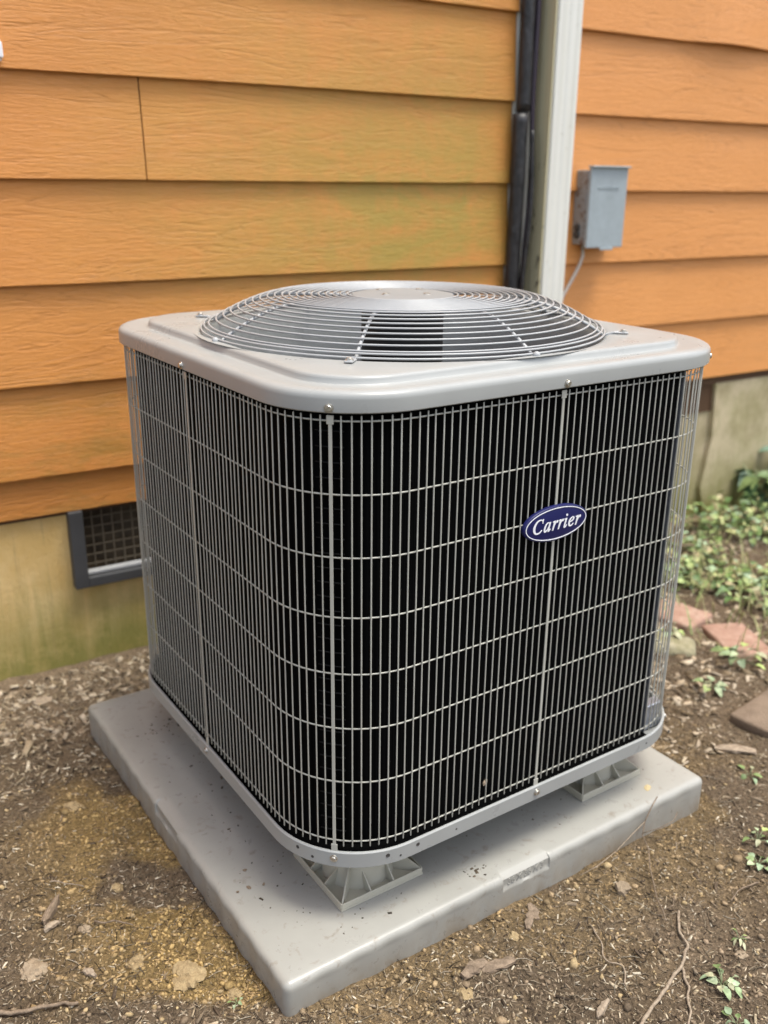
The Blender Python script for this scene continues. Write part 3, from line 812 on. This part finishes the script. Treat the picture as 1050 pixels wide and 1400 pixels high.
# black strip added to darken the lit pan ledge between coil and rim
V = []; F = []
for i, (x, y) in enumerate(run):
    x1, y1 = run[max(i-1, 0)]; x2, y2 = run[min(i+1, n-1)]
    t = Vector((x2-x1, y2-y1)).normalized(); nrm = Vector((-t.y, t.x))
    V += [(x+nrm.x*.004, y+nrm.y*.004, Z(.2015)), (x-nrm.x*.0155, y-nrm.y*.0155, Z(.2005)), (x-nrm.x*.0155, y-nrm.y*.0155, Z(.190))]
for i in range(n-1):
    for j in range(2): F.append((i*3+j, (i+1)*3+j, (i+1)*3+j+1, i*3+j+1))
link('coil_shade_strip', mesh('coil_shade_strip', V, F, M_black), ac)
# faint coil tubes showing through the fins at the bend
tv = bmesh.new(); tubes_pts = [on_arc_ for on_arc_ in []]
a0, a1 = math.radians(212), math.radians(229)
k_in = AI-RI
for z in np.arange(.225, .86, .0215):
    pts = [(-k_in+(RI+.0006)*math.cos(a_), -k_in+(RI+.0006)*math.sin(a_), Z(z)) for a_ in np.linspace(a0+R.uniform(-.05, .05), a1+R.uniform(-.04, .04), 8)]
    V, F = tube_data(pts, .0011, False, 5)
    if abs(z-.225) < .001: tme = mesh('coil_tube', V, F, M_tubeend, True); zref = z; link('coil_tube', tme, ac)
    else: link('coil_tube', tme, ac, loc=(0, 0, z-zref), rot=(0, 0, 0))
# coil end plates and inner service parts seen through the open corner
bm = bmesh.new(); box(bm, (.284, -AI+.017, Z(.53)), (.003, .040, .69), .0005, 1); bmo('coil_end_plate', bm, M_galv, ac)
bm = bmesh.new(); box(bm, (.284, AI-.017, Z(.53)), (.003, .040, .69), .0005, 1); bmo('coil_end_plate', bm, M_galv, ac)
bm = bmesh.new(); box(bm, (.318, -.372, Z(.215)), (.05, .022, .05), .002); bmo('valve_bracket', bm, M_galv, ac)
# inner partition
bm = bmesh.new(); box(bm, (.262, 0, Z(.46)), (.002, 2*AI-.09, .55)); bmo('partition_panel', bm, M_motor, ac)
bm = bmesh.new(); box(bm, (-.03, 0, Z(.19)), (.62, .72, .004)); bmo('inner_floor', bm, M_motor, ac)
# fan motor, fan and grille
bm = bmesh.new(); lathe(bm, [(0, Z(.962)), (.03, Z(.962)), (.068, Z(.955)), (.0725, Z(.945)), (.0725, Z(.77)), (.066, Z(.76)), (0, Z(.76))], 40); me_o = bmo('fan_motor', bm, M_motor, ac); autosmooth(me_o.data, 35)
fan = bmesh.new(); lathe(fan, [(0, Z(.755)), (.06, Z(.755)), (.06, Z(.73)), (0, Z(.73))], 24); fo = bmo('fan_hub', fan, M_galv, ac)
for b_ in range(3):
    V = []; F = []
    nr, na = 8, 10; st = b_*2*PI/3+.9
    for i in range(nr+1):
        r_ = .055+.265*i/nr
        for j in range(na+1):
            t = j/na-.5; th = st+t*(1.25-.25*i/nr)
            V.append((r_*math.cos(th), r_*math.sin(th), Z(.725+t*-.085*(.7+.5*i/nr)+.012*math.cos(t*PI))))
    for i in range(nr):
        for j in range(na): q = i*(na+1)+j; F.append((q, q+1, q+na+2, q+na+1))
    m_ = mesh('fan_blade', V, F, M_galv, True); o = link('fan_blade', m_, fo)
    sm = o.modifiers.new('thickness', 'SOLIDIFY'); sm.thickness = .002
def dome(r):
    # flat crown, rounded knee, sloping skirt
    zt, ze, rk, ro = .9705, .9175, .248, .350
    if r < rk-.02: return zt-.0012*(r/rk)
    t = (r-(rk-.02))/(ro-(rk-.02))
    return zt-.0012-(zt-.0012-ze)*(t**1.45)
grille = empty('fan_grille', (0, 0, 0)); grille.parent = ac
radii = list(np.linspace(.0965, .3365, 20))
for r_ in radii+[.3445, .3495]:
    z_ = dome(r_) if r_ < .34 else (.9235 if r_ < .347 else .9180)
    pts = [(r_*math.cos(t), r_*math.sin(t), Z(z_)) for t in np.linspace(0, 2*PI, 97)[:-1]]
    tube('grille_ring', pts, .0017, M_grille, grille, True, 6)
for k in range(8):
    ang = k*PI/4-math.radians(1)
    ca_, sa_ = math.cos(ang), math.sin(ang)
    rr_ = [.075]+list(np.linspace(.09, .346, 16))+[.352]
    P = [(r_*ca_, r_*sa_, Z((dome(min(r_, .337)) if r_ < .34 else .919)-.0052)) for r_ in rr_]
    tab = (k % 2 == 1)
    if tab: P += [(.362*ca_, .362*sa_, Z(.9168)), (.372*ca_, .372*sa_, Z(.9185))]
    sp = tube('spoke', P, .0029, M_grille, grille, n=8)
    if tab:
        bm = bmesh.new(); box(bm, (.376, 0, Z(.9185)), (.024, .013, .003), .001, 1); bmo('mounting_tab', bm, M_grille, sp, rot=(0, 0, ang))
        o = link('tab_screw', SM, sp, loc=(.380*ca_, .380*sa_, Z(.920)))
    else:
        bm = bmesh.new(); bmesh.ops.create_uvsphere(bm, u_segments=12, v_segments=8, radius=.0058); bmo('spoke_end', bm, M_grille, sp, True, loc=(.354*ca_, .354*sa_, Z(.9165)))
bm = bmesh.new(); lathe(bm, [(0, Z(.9745)), (.045, Z(.9742)), (.078, Z(.9722)), (.089, Z(.9700)), (.090, Z(.9675)), (.085, Z(.966)), (0, Z(.966))], 56); o = bmo('centre_plate', bm, M_plate, grille); autosmooth(o.data, 40)
for k in range(4):
    a_ = k*PI/2+math.radians(20)
    o = link('motor_bolt', SM, grille, loc=(.05*math.cos(a_), .05*math.sin(a_), Z(.9732))); o.scale = (1.3, 1.3, .6)
# badge
bx_, bz_ = .0354-CX, Z(.672)
def oval(a_, b_, y0, y1, bev, n=56):
    bm = bmesh.new(); rows = [(1, y0), (1, y1+bev), (1-bev*.35/b_, y1+bev*.3), (1-bev/b_, y1)]; L = []
    for s_, y in rows: L.append([bm.verts.new((a_*s_*math.cos(2*PI*k/n), y, b_*s_*math.sin(2*PI*k/n))) for k in range(n)])
    for p_, q_ in zip(L, L[1:]):
        for k in range(n): bm.faces.new((p_[k], p_[(k+1) % n], q_[(k+1) % n], q_[k]))
    bm.faces.new(L[-1]); bm.faces.new(L[0][::-1]); return bm
yb = -A+.0028
badge = bmo('badge', oval(.0648, .0280, yb, yb-.0065, .0018), M_blue, ac, loc=(bx_, 0, bz_))
autosmooth(badge.data, 40)
V = []; F = []; n = 72
for k in range(n):
    t = 2*PI*k/n
    for (s_, y) in ((.0, yb-.0064), (.0, yb-.0070), (1, yb-.0070), (1, yb-.0064)):
        a_, b_ = .0618-.0014*s_, .0252-.0014*s_; V.append((a_*math.cos(t), y, b_*math.sin(t)))
for k in range(n):
    k2 = (k+1) % n
    for j in range(4): F.append((k*4+j, k2*4+j, k2*4+(j+1) % 4, k*4+(j+1) % 4))
link('badge_border', mesh('badge_border', V, F, M_white), badge)
tm = text_mesh("\U0001D436\U0001D44E\U0001D45F\U0001D45F\U0001D456\U0001D452\U0001D45F", .0305, .0003, M_white, 'badge_lettering', .0003, 1.1)
link('badge_lettering', tm, badge, loc=(.0005, yb-.0069, -.0005), rot=(PI/2, 0, 0))
# riser feet
fh = Z(.1755)
def foot_mesh():
    bm = bmesh.new(); h2 = .0785
    box(bm, (0, 0, .002), (2*h2, 2*h2, .004))
    for sx, sy in ((1, 0), (-1, 0), (0, 1), (0, -1)):
        box(bm, (sx*(h2-.0012), sy*(h2-.0012), .0088), (.0024 if sx else 2*h2-.003, .0024 if sy else 2*h2-.003, .0095), .0006, 1)
    return bm
def barrel():
    bm = bmesh.new(); lathe(bm, [(.062, .004), (.0575, .022), (.0550, .05), (.0545, fh-.001), (0, fh-.001)], 40); return bm
def fin(L0, L1, h0):
    V = [(L0, -.0011, .004), (L1, -.0011, .004), (L1, -.0011, .011), (L0, -.0011, h0), (L0, .0011, .004), (L1, .0011, .004), (L1, .0011, .011), (L0, .0011, h0)]
    F = [(0, 1, 2, 3), (7, 6, 5, 4), (0, 4, 5, 1), (1, 5, 6, 2), (2, 6, 7, 3), (3, 7, 4, 0)]
    return mesh('rib', V, F, M_foot)
for (fx, fy) in ((-.236, -.297), (.281, -.303), (-.236, .27), (.281, .27)):
    ft = bmo('riser_foot', foot_mesh(), M_foot, ac, loc=(fx-CX, fy-CY, 0))
    o = bmo('barrel', barrel(), M_foot, ft, True); autosmooth(o.data, 40)
    for k in range(4):
        link('rib', fin(.054, .1085, .05), ft, rot=(0, 0, PI/4+k*PI/2))
        for s_ in (-1, 1):
            m_ = fin(.0, .027, .034)
            x_ = s_*.022
            yy = math.sqrt(.058**2-x_**2)-.002
            o = link('rib', m_, ft); a_ = k*PI/2
            o.location = (yy*math.cos(a_)-x_*math.sin(a_), yy*math.sin(a_)+x_*math.cos(a_), 0); o.rotation_euler = (0, 0, a_)
# dry leaf caught behind the wires
lump('dry_leaf', (-.070, -.4185, .247), (.012, .004, .010), M_dry, 5, .4, label='tiny dry leaf scrap caught low in the wire cage', cat='leaf')

# ------------------------------------------------------------------ things on the soil
def g(x, y, dz=0): return (x, y, soil_h(x, y)+dz)
def brick(name, c, yaw_, s, mat, tilt=(0, 0), bevel=.006, **kw):
    bm = bmesh.new(); box(bm, (0, 0, 0), s, bevel, 2)
    bmesh.ops.subdivide_edges(bm, edges=[e for e in bm.edges if e.calc_length() > .04], cuts=4, use_grid_fill=True)
    for v in bm.verts: v.co += Vector((noise.noise(v.co*25), noise.noise(v.co*25+Vector((5, 0, 0))), noise.noise(v.co*25+Vector((0, 9, 0)))))*.0035
    return bmo(name, bm, mat, None, True, loc=c, rot=(tilt[0], tilt[1], yaw_), **kw)
brick('paving_brick', (1.10, .165, -.004), math.radians(101), (.20, .125, .055), M_brick, (.0, .0), label='reddish paving brick close behind the cage corner', cat='brick', group='loose red bricks by the ground cover')
brick('paving_brick', (1.112, -.052, -.006), math.radians(64), (.180, .118, .055), M_brick, (.0, .0), label='reddish brick lying nearer with ivy around its far end', cat='brick', group='loose red bricks by the ground cover')
brick('mossy_rock', (.93, .045, .006), math.radians(-50), (.17, .10, .05), M_moss, (0, .05), .02, label='low mossy rock half buried in front of the red bricks', cat='rock')
brick('stone_slab', (.985, -.425, .002), math.radians(6), (.38, .34, .035), M_slab, (0, 0), .006, label='flat brown paving slab at the right picture edge', cat='paving slab')
def bark(c, L, W, T, yaw_, mat, label, name='bark_piece', group='bark and wood pieces on the soil', cat='bark', tilt=.08):
    bm = bmesh.new(); nseg = 6; V_ = []
    for i in range(nseg+1):
        t = i/nseg-.5; w_ = W*(1-abs(t)**2.2*2.6)*(1+R.uniform(-.18, .18)); zc = T*.5+math.sin((t+.5)*PI)*T*.5
        V_.append([bm.verts.new((t*L, w_*a_*.5+R.uniform(-.1, .1)*W, zc+b_*T*.5*(1+R.uniform(-.3, .3)))) for a_, b_ in ((-1, -1), (1, -1), (1, .6), (.1, 1), (-1, .6))])
    for p_, q_ in zip(V_, V_[1:]):
        for k in range(5): bm.faces.new((p_[k], p_[(k+1) % 5], q_[(k+1) % 5], q_[k]))
    bm.faces.new(V_[0][::-1]); bm.faces.new(V_[-1])
    return bmo(name, bm, mat, loc=g(*c), rot=(R.uniform(-tilt, tilt), R.uniform(-tilt, tilt), yaw_), label=label, cat=cat, group=group)
bark((.687, -.365), .085, .022, .007, math.radians(-50), M_dry, 'long pale wood chip right of the pad below the brown slab')
bark((.152, -.535), .030, .024, .009, .5, M_stone, 'crumpled pale bark curl on the soil below the right foot', cat='bark')
bark((-.063, -.694), .038, .009, .007, math.radians(20), M_dry, 'short pale bone-like stick at the bottom of the picture', cat='wood chip')
bark((-.667, -.223), .024, .010, .005, math.radians(-60), M_dry, 'whitish chip in the lower left soil near the pale rock', cat='wood chip')
bark((-.689, -.097), .026, .011, .006, math.radians(10), M_dry, 'pale twig end beside the dark stub at lower left', cat='wood chip')
bark((-.681, -.06), .012, .055, .010, math.radians(-40), M_bark, 'dark stubby stick standing out of the soil at lower left', cat='stick')
bark((-.035, -.505), .040, .013, .006, math.radians(40), M_bark, 'reddish bark sliver against the pad front below the size lettering')
bark((-.015, -.492), .034, .016, .006, math.radians(70), M_bark, 'broad bark flake beside the pad front edge')
bark((-.140, -.55), .058, .018, .006, math.radians(-15), M_bark, 'dark flat bark flake in front of the pad near corner')
bark((-.175, -.535), .05, .020, .007, math.radians(5), M_bark, 'brown bark flake left of the dark flat one in front of the pad')
bark((-.505, .645), .05, .03, .006, math.radians(20), M_dry, 'pale dead leaf near the green foundation at far left', name='dead_leaf', cat='leaf')
for (x, y, s, m_, lb) in ((-.735, -.165, (.050, .040, .020), M_stone, 'pale tan rock at the lower left of the soil'),
                          (-.545, -.305, (.052, .050, .024), M_clay, 'large yellow clay clod beside the pad near corner'),
                          (-.50, -.375, (.026, .022, .016), M_clay, 'small clay clod touching the pad near corner'),
                          (-.60, -.24, (.028, .024, .014), M_clay, 'middling clay clod left of the large yellow one'),
                          (-.57, -.06, (.022, .02, .013), M_clay, 'small yellow clod halfway along the pad left side'),
                          (-.645, -.13, (.024, .018, .010), M_stone, 'small pale stone up from the tan rock at lower left'),
                          (-.215, -.565, (.030, .02, .012), M_clay, 'flat clay lump left of the bark flakes before the pad'),
                          (-.075, -.515, (.022, .018, .012), M_clay, 'clay lump below the size lettering of the pad'),
                          (.205, -.735, (.02, .016, .010), M_stone, 'pale round pebble near the right picture edge'),
                          (-.565, .20, (.035, .03, .018), M_clay, 'yellow clod by the far left corner of the pad')):
    lump('soil_clod' if m_ is M_clay else 'small_rock', g(x, y, -s[2]*.05), s, m_, x*31, y*9, label=lb, cat='clod' if m_ is M_clay else 'rock', group='clods and stones on the soil')
def root(name, pts, r0_, r1_, mat, label, cat, dz=.004, n=7, extra=None):
    P = [Vector(p) for p in pts]; out = []
    for i in range(len(P)-1):
        for t in np.linspace(0, 1, 6, endpoint=False):
            p0 = P[max(i-1, 0)]; p1 = P[i]; p2 = P[i+1]; p3 = P[min(i+2, len(P)-1)]
            q = .5*((2*p1)+(p2-p0)*t+(2*p0-5*p1+4*p2-p3)*t*t+(3*p1-p0-3*p2+p3)*t**3); out.append(q)
    out.append(P[-1])
    res = []
    for i, q in enumerate(out):
        zz_ = soil_h(q.x, q.y)+dz+q.z
        res.append((q.x+noise.noise(q*45)*.005, q.y+noise.noise(q*45+Vector((3, 0, 0)))*.005, zz_))
    rad = [(r0_+(r1_-r0_)*i/(len(res)-1))*(1+.25*noise.noise(Vector((i*.9, r0_*999, 0)))) for i in range(len(res))]
    return tube(name, res, rad, mat, n=n, label=label, cat=cat)
root('surface_root', [(.19, -.62, -.002), (.157, -.654, .001), (.134, -.684, .003), (.100, -.702, .003), (.065, -.712, .001), (.02, -.727, .001), (-.03, -.74, 0), (-.07, -.77, 0)], .0022, .0031, M_dry, 'thick winding tan root at the lower right of the soil', 'root')
root('surface_root', [(.098, -.704, 0), (.085, -.725, .001), (.06, -.748, 0), (.027, -.777, .001), (.0, -.80, 0)], .0022, .0016, M_dry, 'thinner root branching below the thick winding one', 'root')
root('surface_root', [(.045, -.560, 0), (.03, -.60, .001), (.012, -.625, .001), (.02, -.655, .001), (.0, -.68, 0)], .0010, .0014, M_dry, 'short crooked root left of the thick winding one', 'root')
tw = tube('dead_vine', [(.325, -.452, .082), (.30, -.462, .078), (.285, -.462, .05), (.272, -.47, .03), (.255, -.50, .028), (.225, -.53, .022), (.205, -.555, .02), (.18, -.585, .018), (.165, -.61, .02), (.15, -.63, .02)], .0011, M_bark, n=5, label='thin dead vine stem rising over the pad right edge', cat='vine')
tube('side_twig', [(.285, -.462, .05), (.25, -.468, .045), (.20, -.475, .032), (.15, -.478, .024), (.11, -.475, .02)], .0008, M_dry, tw, n=5)
tube('side_twig', [(.27, -.47, .035), (.30, -.485, .045), (.33, -.49, .05), (.345, -.485, .06)], .0007, M_bark, tw, n=5)
tube('side_twig', [(.165, -.61, .02), (.185, -.615, .024), (.205, -.60, .024)], .0008, M_bark, tw, n=5)
root('straw_stem', [(-.665, .002, .002), (-.64, -.018, .005), (-.62, -.035, .002)], .0012, .0008, M_dry, 'pale straw stem on the soil left of the pad', 'straw')
root('dark_twig', [(-.80, -.225, .003), (-.76, -.245, .004), (-.72, -.262, .003), (-.70, -.275, .001)], .0035, .0022, M_bark, 'dark twig at the bottom left corner of the picture', 'twig')
root('brown_twig', [(-.63, -.13, .002), (-.60, -.15, .008), (-.58, -.165, .002)], .0018, .001, M_bark, 'brown twig lying in the clay left of the pad corner', 'twig')
root('grey_twig', [(.35, -.66, .001), (.31, -.65, .004), (.28, -.66, .001)], .0016, .001, M_bark, 'thin dark twig right of the dead vine', 'twig')

# leaves
LT = [(.22, .29, .15), (.31, .37, .22), (.17, .24, .09), (.30, .38, .13), (.25, .33, .20), (.38, .38, .24)]
def leaf_geo(L, W, bend=.25, lobes=0):
    V_ = [(0, 0, 0)]; n_ = 5
    for i in range(1, n_):
        t = i/n_; w_ = W*.5*math.sin(PI*t**.75)*(1 if not lobes else (.7+.45*abs(math.sin(t*PI*2))))
        z_ = -bend*L*t*t
        V_ += [(L*t, -w_, z_+w_*.35), (L*t, 0, z_), (L*t, w_, z_+w_*.35)]
    V_.append((L, 0, -bend*L)); F_ = [(0, 1, 2), (0, 2, 3)]
    for i in range(n_-2):
        b_ = 1+i*3; F_ += [(b_, b_+3, b_+4, b_+1), (b_+1, b_+4, b_+5, b_+2)]
    b_ = 1+(n_-2)*3; e_ = len(V_)-1; F_ += [(b_, e_, b_+1), (b_+1, e_, b_+2)]
    return V_, F_
def tint_mesh(name, V_, F_, mat, tint):
    me = mesh(name, V_, F_, mat, True); at = me.color_attributes.new('tint', 'FLOAT_COLOR', 'POINT')
    for i, d in enumerate(at.data): d.color = (*(tint[i] if isinstance(tint, list) else tint), 1)
    return me
def weed(c, n_, L, W, hgt, label, seed, spread=1.0, group='small weeds on the soil', name='weed_plant'):
    n_ = int(n_*1.5)+1; L *= .74; W *= .70
    rs = random.Random(seed); e = empty(name, g(*c), label=label, cat='weed', group=group)
    for i in range(n_):
        a_ = 2*PI*i/n_+rs.uniform(-.5, .5); h_ = hgt*rs.uniform(.5, 1.1); d_ = spread*L*rs.uniform(.3, 1.1)
        tip = (math.cos(a_)*d_, math.sin(a_)*d_, h_)
        st_ = tube('stem', [(0, 0, -.002), (tip[0]*.5, tip[1]*.5, h_*.7), tip], .0007, M_stem, e, n=4)
        l_ = L*rs.uniform(.7, 1.15); V_, F_ = leaf_geo(l_, W*rs.uniform(.8, 1.2)*l_/L, rs.uniform(.1, .5), rs.random() < .5)
        o = link('leaf', tint_mesh('leaf', V_, F_, M_leaf, tuple(np.array(rs.choice(LT))*rs.uniform(.8, 1.3))), e, loc=tip, rot=(rs.uniform(-.4, .4), rs.uniform(-.3, .35), a_+rs.uniform(-.5, .5)))
mm = NT('stem_green', .6, 0, (.22, .25, .13)); M_stem = mm.m
weed((.128, -.757), 9, .022, .017, .012, 'wilted pale green weed beside the thick root at lower right', 1, 1.3)
weed((.085, -.815), 4, .018, .014, .008, 'weed cut by the bottom picture edge at lower right', 2)
weed((.225, -.715), 5, .016, .007, .010, 'tiny grassy weed above the wilted one at lower right', 3)
weed((.40, -.625), 5, .022, .019, .012, 'small weed at the right picture edge below the slab', 4)
weed((.457, -.583), 4, .022, .016, .014, 'bluish weed leaves above the small edge weed', 5)
weed((.64, -.435), 3, .026, .018, .008, 'two leaf weed next to the long pale wood chip', 6)
weed((.855, -.17), 6, .035, .03, .02, 'trailing weed left of the brown slab', 7)
weed((1.02, -.13), 9, .042, .032, .035, 'ivy like weed between the slab and the nearer brick', 8, 1.4)
weed((.98, .06), 5, .035, .03, .03, 'weed in the gap between the two bricks', 9, 1.2)
weed((-.505, -.395), 3, .010, .008, .006, 'tiny green sprout touching the pad near corner', 10)
weed((1.35, .02), 6, .04, .035, .06, 'leafy weed behind the nearer brick', 12, 1.4)
# tall plants by the foundation
for i, (x, y, h_, lb) in enumerate(((2.06, .57, .17, 'left plant of the two leafy ones against the green stained foundation'), (2.22, .60, .25, 'taller leafy plant at the right picture edge by the foundation'))):
    e = empty('leafy_plant', g(x, y), label=lb, cat='plant', group='plants growing along the foundation'); rs = random.Random(i+50)
    for s_ in range(6):
        a_ = rs.uniform(0, 2*PI); lean = rs.uniform(.1, .5)*h_
        P = [(math.cos(a_)*lean*t*t, math.sin(a_)*lean*t*t, h_*t*rs.uniform(.9, 1.05)) for t in (0, .35, .7, 1)]
        tube('stem', P, .002, M_stem, e, n=5)
        for q in range(7):
            t = rs.uniform(.25, 1); L_ = rs.uniform(.05, .09); V_, F_ = leaf_geo(L_, L_*.55, rs.uniform(.2, .6))
            link('leaf', tint_mesh('leaf', V_, F_, M_leaf, tuple(np.array(rs.choice([(.08, .15, .07), (.13, .20, .08), (.12, .19, .13), (.22, .30, .11)]))*rs.uniform(.8, 1.2))), e,
                 loc=(math.cos(a_)*lean*t*t, math.sin(a_)*lean*t*t, h_*t), rot=(rs.uniform(-.5, .5), rs.uniform(-.5, .5), rs.uniform(0, 2*PI)))
# ground cover mass
V = []; F3 = []; T = []
def gc_density(x, y):
    line = .30-.28*(x-1.1)                # front limit falls away to the right
    d = sstep(line-.35, line+.15, y)
    n_ = noise.fractal(Vector((x*3.2, y*3.2, 6)), 1, 2, 3)*.5+.5
    return d*sstep(.38, .66, n_) if x < 3.4 else .5*d
cnt = 0; rs = random.Random(5)
while cnt < 6500:
    x = 1.0+3.0*rs.random()**1.35; y = rs.uniform(-.6, .68)
    if y > .70-.048*x: continue
    if rs.random() > gc_density(x, y): continue
    if 1.05 < x < 1.30 and -.12 < y < .25 and rs.random() < .93: continue
    L_ = rs.uniform(.012, .034); V_, F_ = leaf_geo(L_, L_*rs.uniform(.45, .9), rs.uniform(0, .5))
    a_ = rs.uniform(0, 2*PI); m4 = Matrix.Translation((x, y, soil_h(x, y)+rs.uniform(.004, .05)*(1+1.2*sstep(.35, .65, y)))) @ Matrix.Rotation(a_, 4, 'Z') @ Matrix.Rotation(rs.uniform(-.7, .5), 4, 'Y') @ Matrix.Rotation(rs.uniform(-.5, .5), 4, 'X')
    b_ = len(V); V += [m4 @ Vector(v) for v in V_]; F3 += [tuple(b_+i for i in q) for q in F_]
    tc = tuple(np.array(rs.choice([(.15, .24, .07), (.25, .34, .12), (.34, .43, .17), (.26, .36, .22), (.42, .44, .20), (.09, .16, .05), (.38, .32, .18)]))*rs.uniform(.8, 1.2)); T += [tc]*len(V_)
    cnt += 1
link('ground_cover', tint_mesh('ground_cover', V, F3, M_leaf, T), kind='stuff', label='low mat of mixed green leaves at the foot of the foundation')
V = []; F3 = []; T = []; cnt = 0
while cnt < 1500:
    x = 1.0+2.6*rs.random()**1.3; y = rs.uniform(-.6, .68)
    if y > .70-.048*x or rs.random() > .25+gc_density(x, y)*.8: continue
    a_ = rs.uniform(0, 2*PI); L_ = rs.uniform(.04, .13); w_ = rs.uniform(.0010, .0028); h_ = soil_h(x, y); b_ = len(V); ln = rs.uniform(.35, .95)
    for i in range(5):
        t = i/4; d_ = L_*ln*t; z_ = h_+L_*math.sqrt(1-ln*ln)*math.sin(t*PI*.62)+.006; ww = w_*(1-t*.85)
        V += [(x+math.cos(a_)*d_-math.sin(a_)*ww, y+math.sin(a_)*d_+math.cos(a_)*ww, z_), (x+math.cos(a_)*d_+math.sin(a_)*ww, y+math.sin(a_)*d_-math.cos(a_)*ww, z_)]
    F3 += [(b_+i*2, b_+i*2+1, b_+i*2+3, b_+i*2+2) for i in range(4)]
    T += [tuple(np.array(rs.choice([(.25, .30, .10), (.36, .38, .17), (.16, .22, .07), (.45, .40, .22)]))*rs.uniform(.8, 1.2))]*10; cnt += 1
link('grass_blades', tint_mesh('grass_blades', V, F3, M_leaf, T), kind='stuff', label='thin pale grass blades among the ground cover')
# leaf litter chips between the brick area and the unit
def litter_s():
    while True:
        x = R.uniform(.5, 2.2); y = R.uniform(-.35, .7)
        if x < S+.01 and y < S+.01: continue
        if y > .74-.048*x: continue
        if R.random() < (.9 if (.5 < x < 1.1 and -.2 < y < .4) else .35): return (x, y)
pts = rand_pts(3600, litter_s)+[(R.uniform(-1.3, .3), R.uniform(.46, .76)) for _ in range(1100)]
pts = [p for p in pts if p[1] < .755-.048*p[0] and not (abs(p[0]) < S+.01 and abs(p[1]) < S+.01)]
sizes = [(L, L*R.uniform(.35, .8), L*.12) for L in [R.uniform(.006, .024)*(1 if R.random() < .85 else 1.4) for _ in pts]]
link('leaf_litter', scatter('leaf_litter', pts, sizes, [pick([(.34, .27, .19), (.45, .37, .27), (.24, .18, .11), (.37, .29, .20), (.14, .10, .06)]) for _ in pts], (BOX_V, BOX_F), M_litter, taper=True, sink=.1), kind='stuff', label='pale fallen leaf and bark litter near the wall')
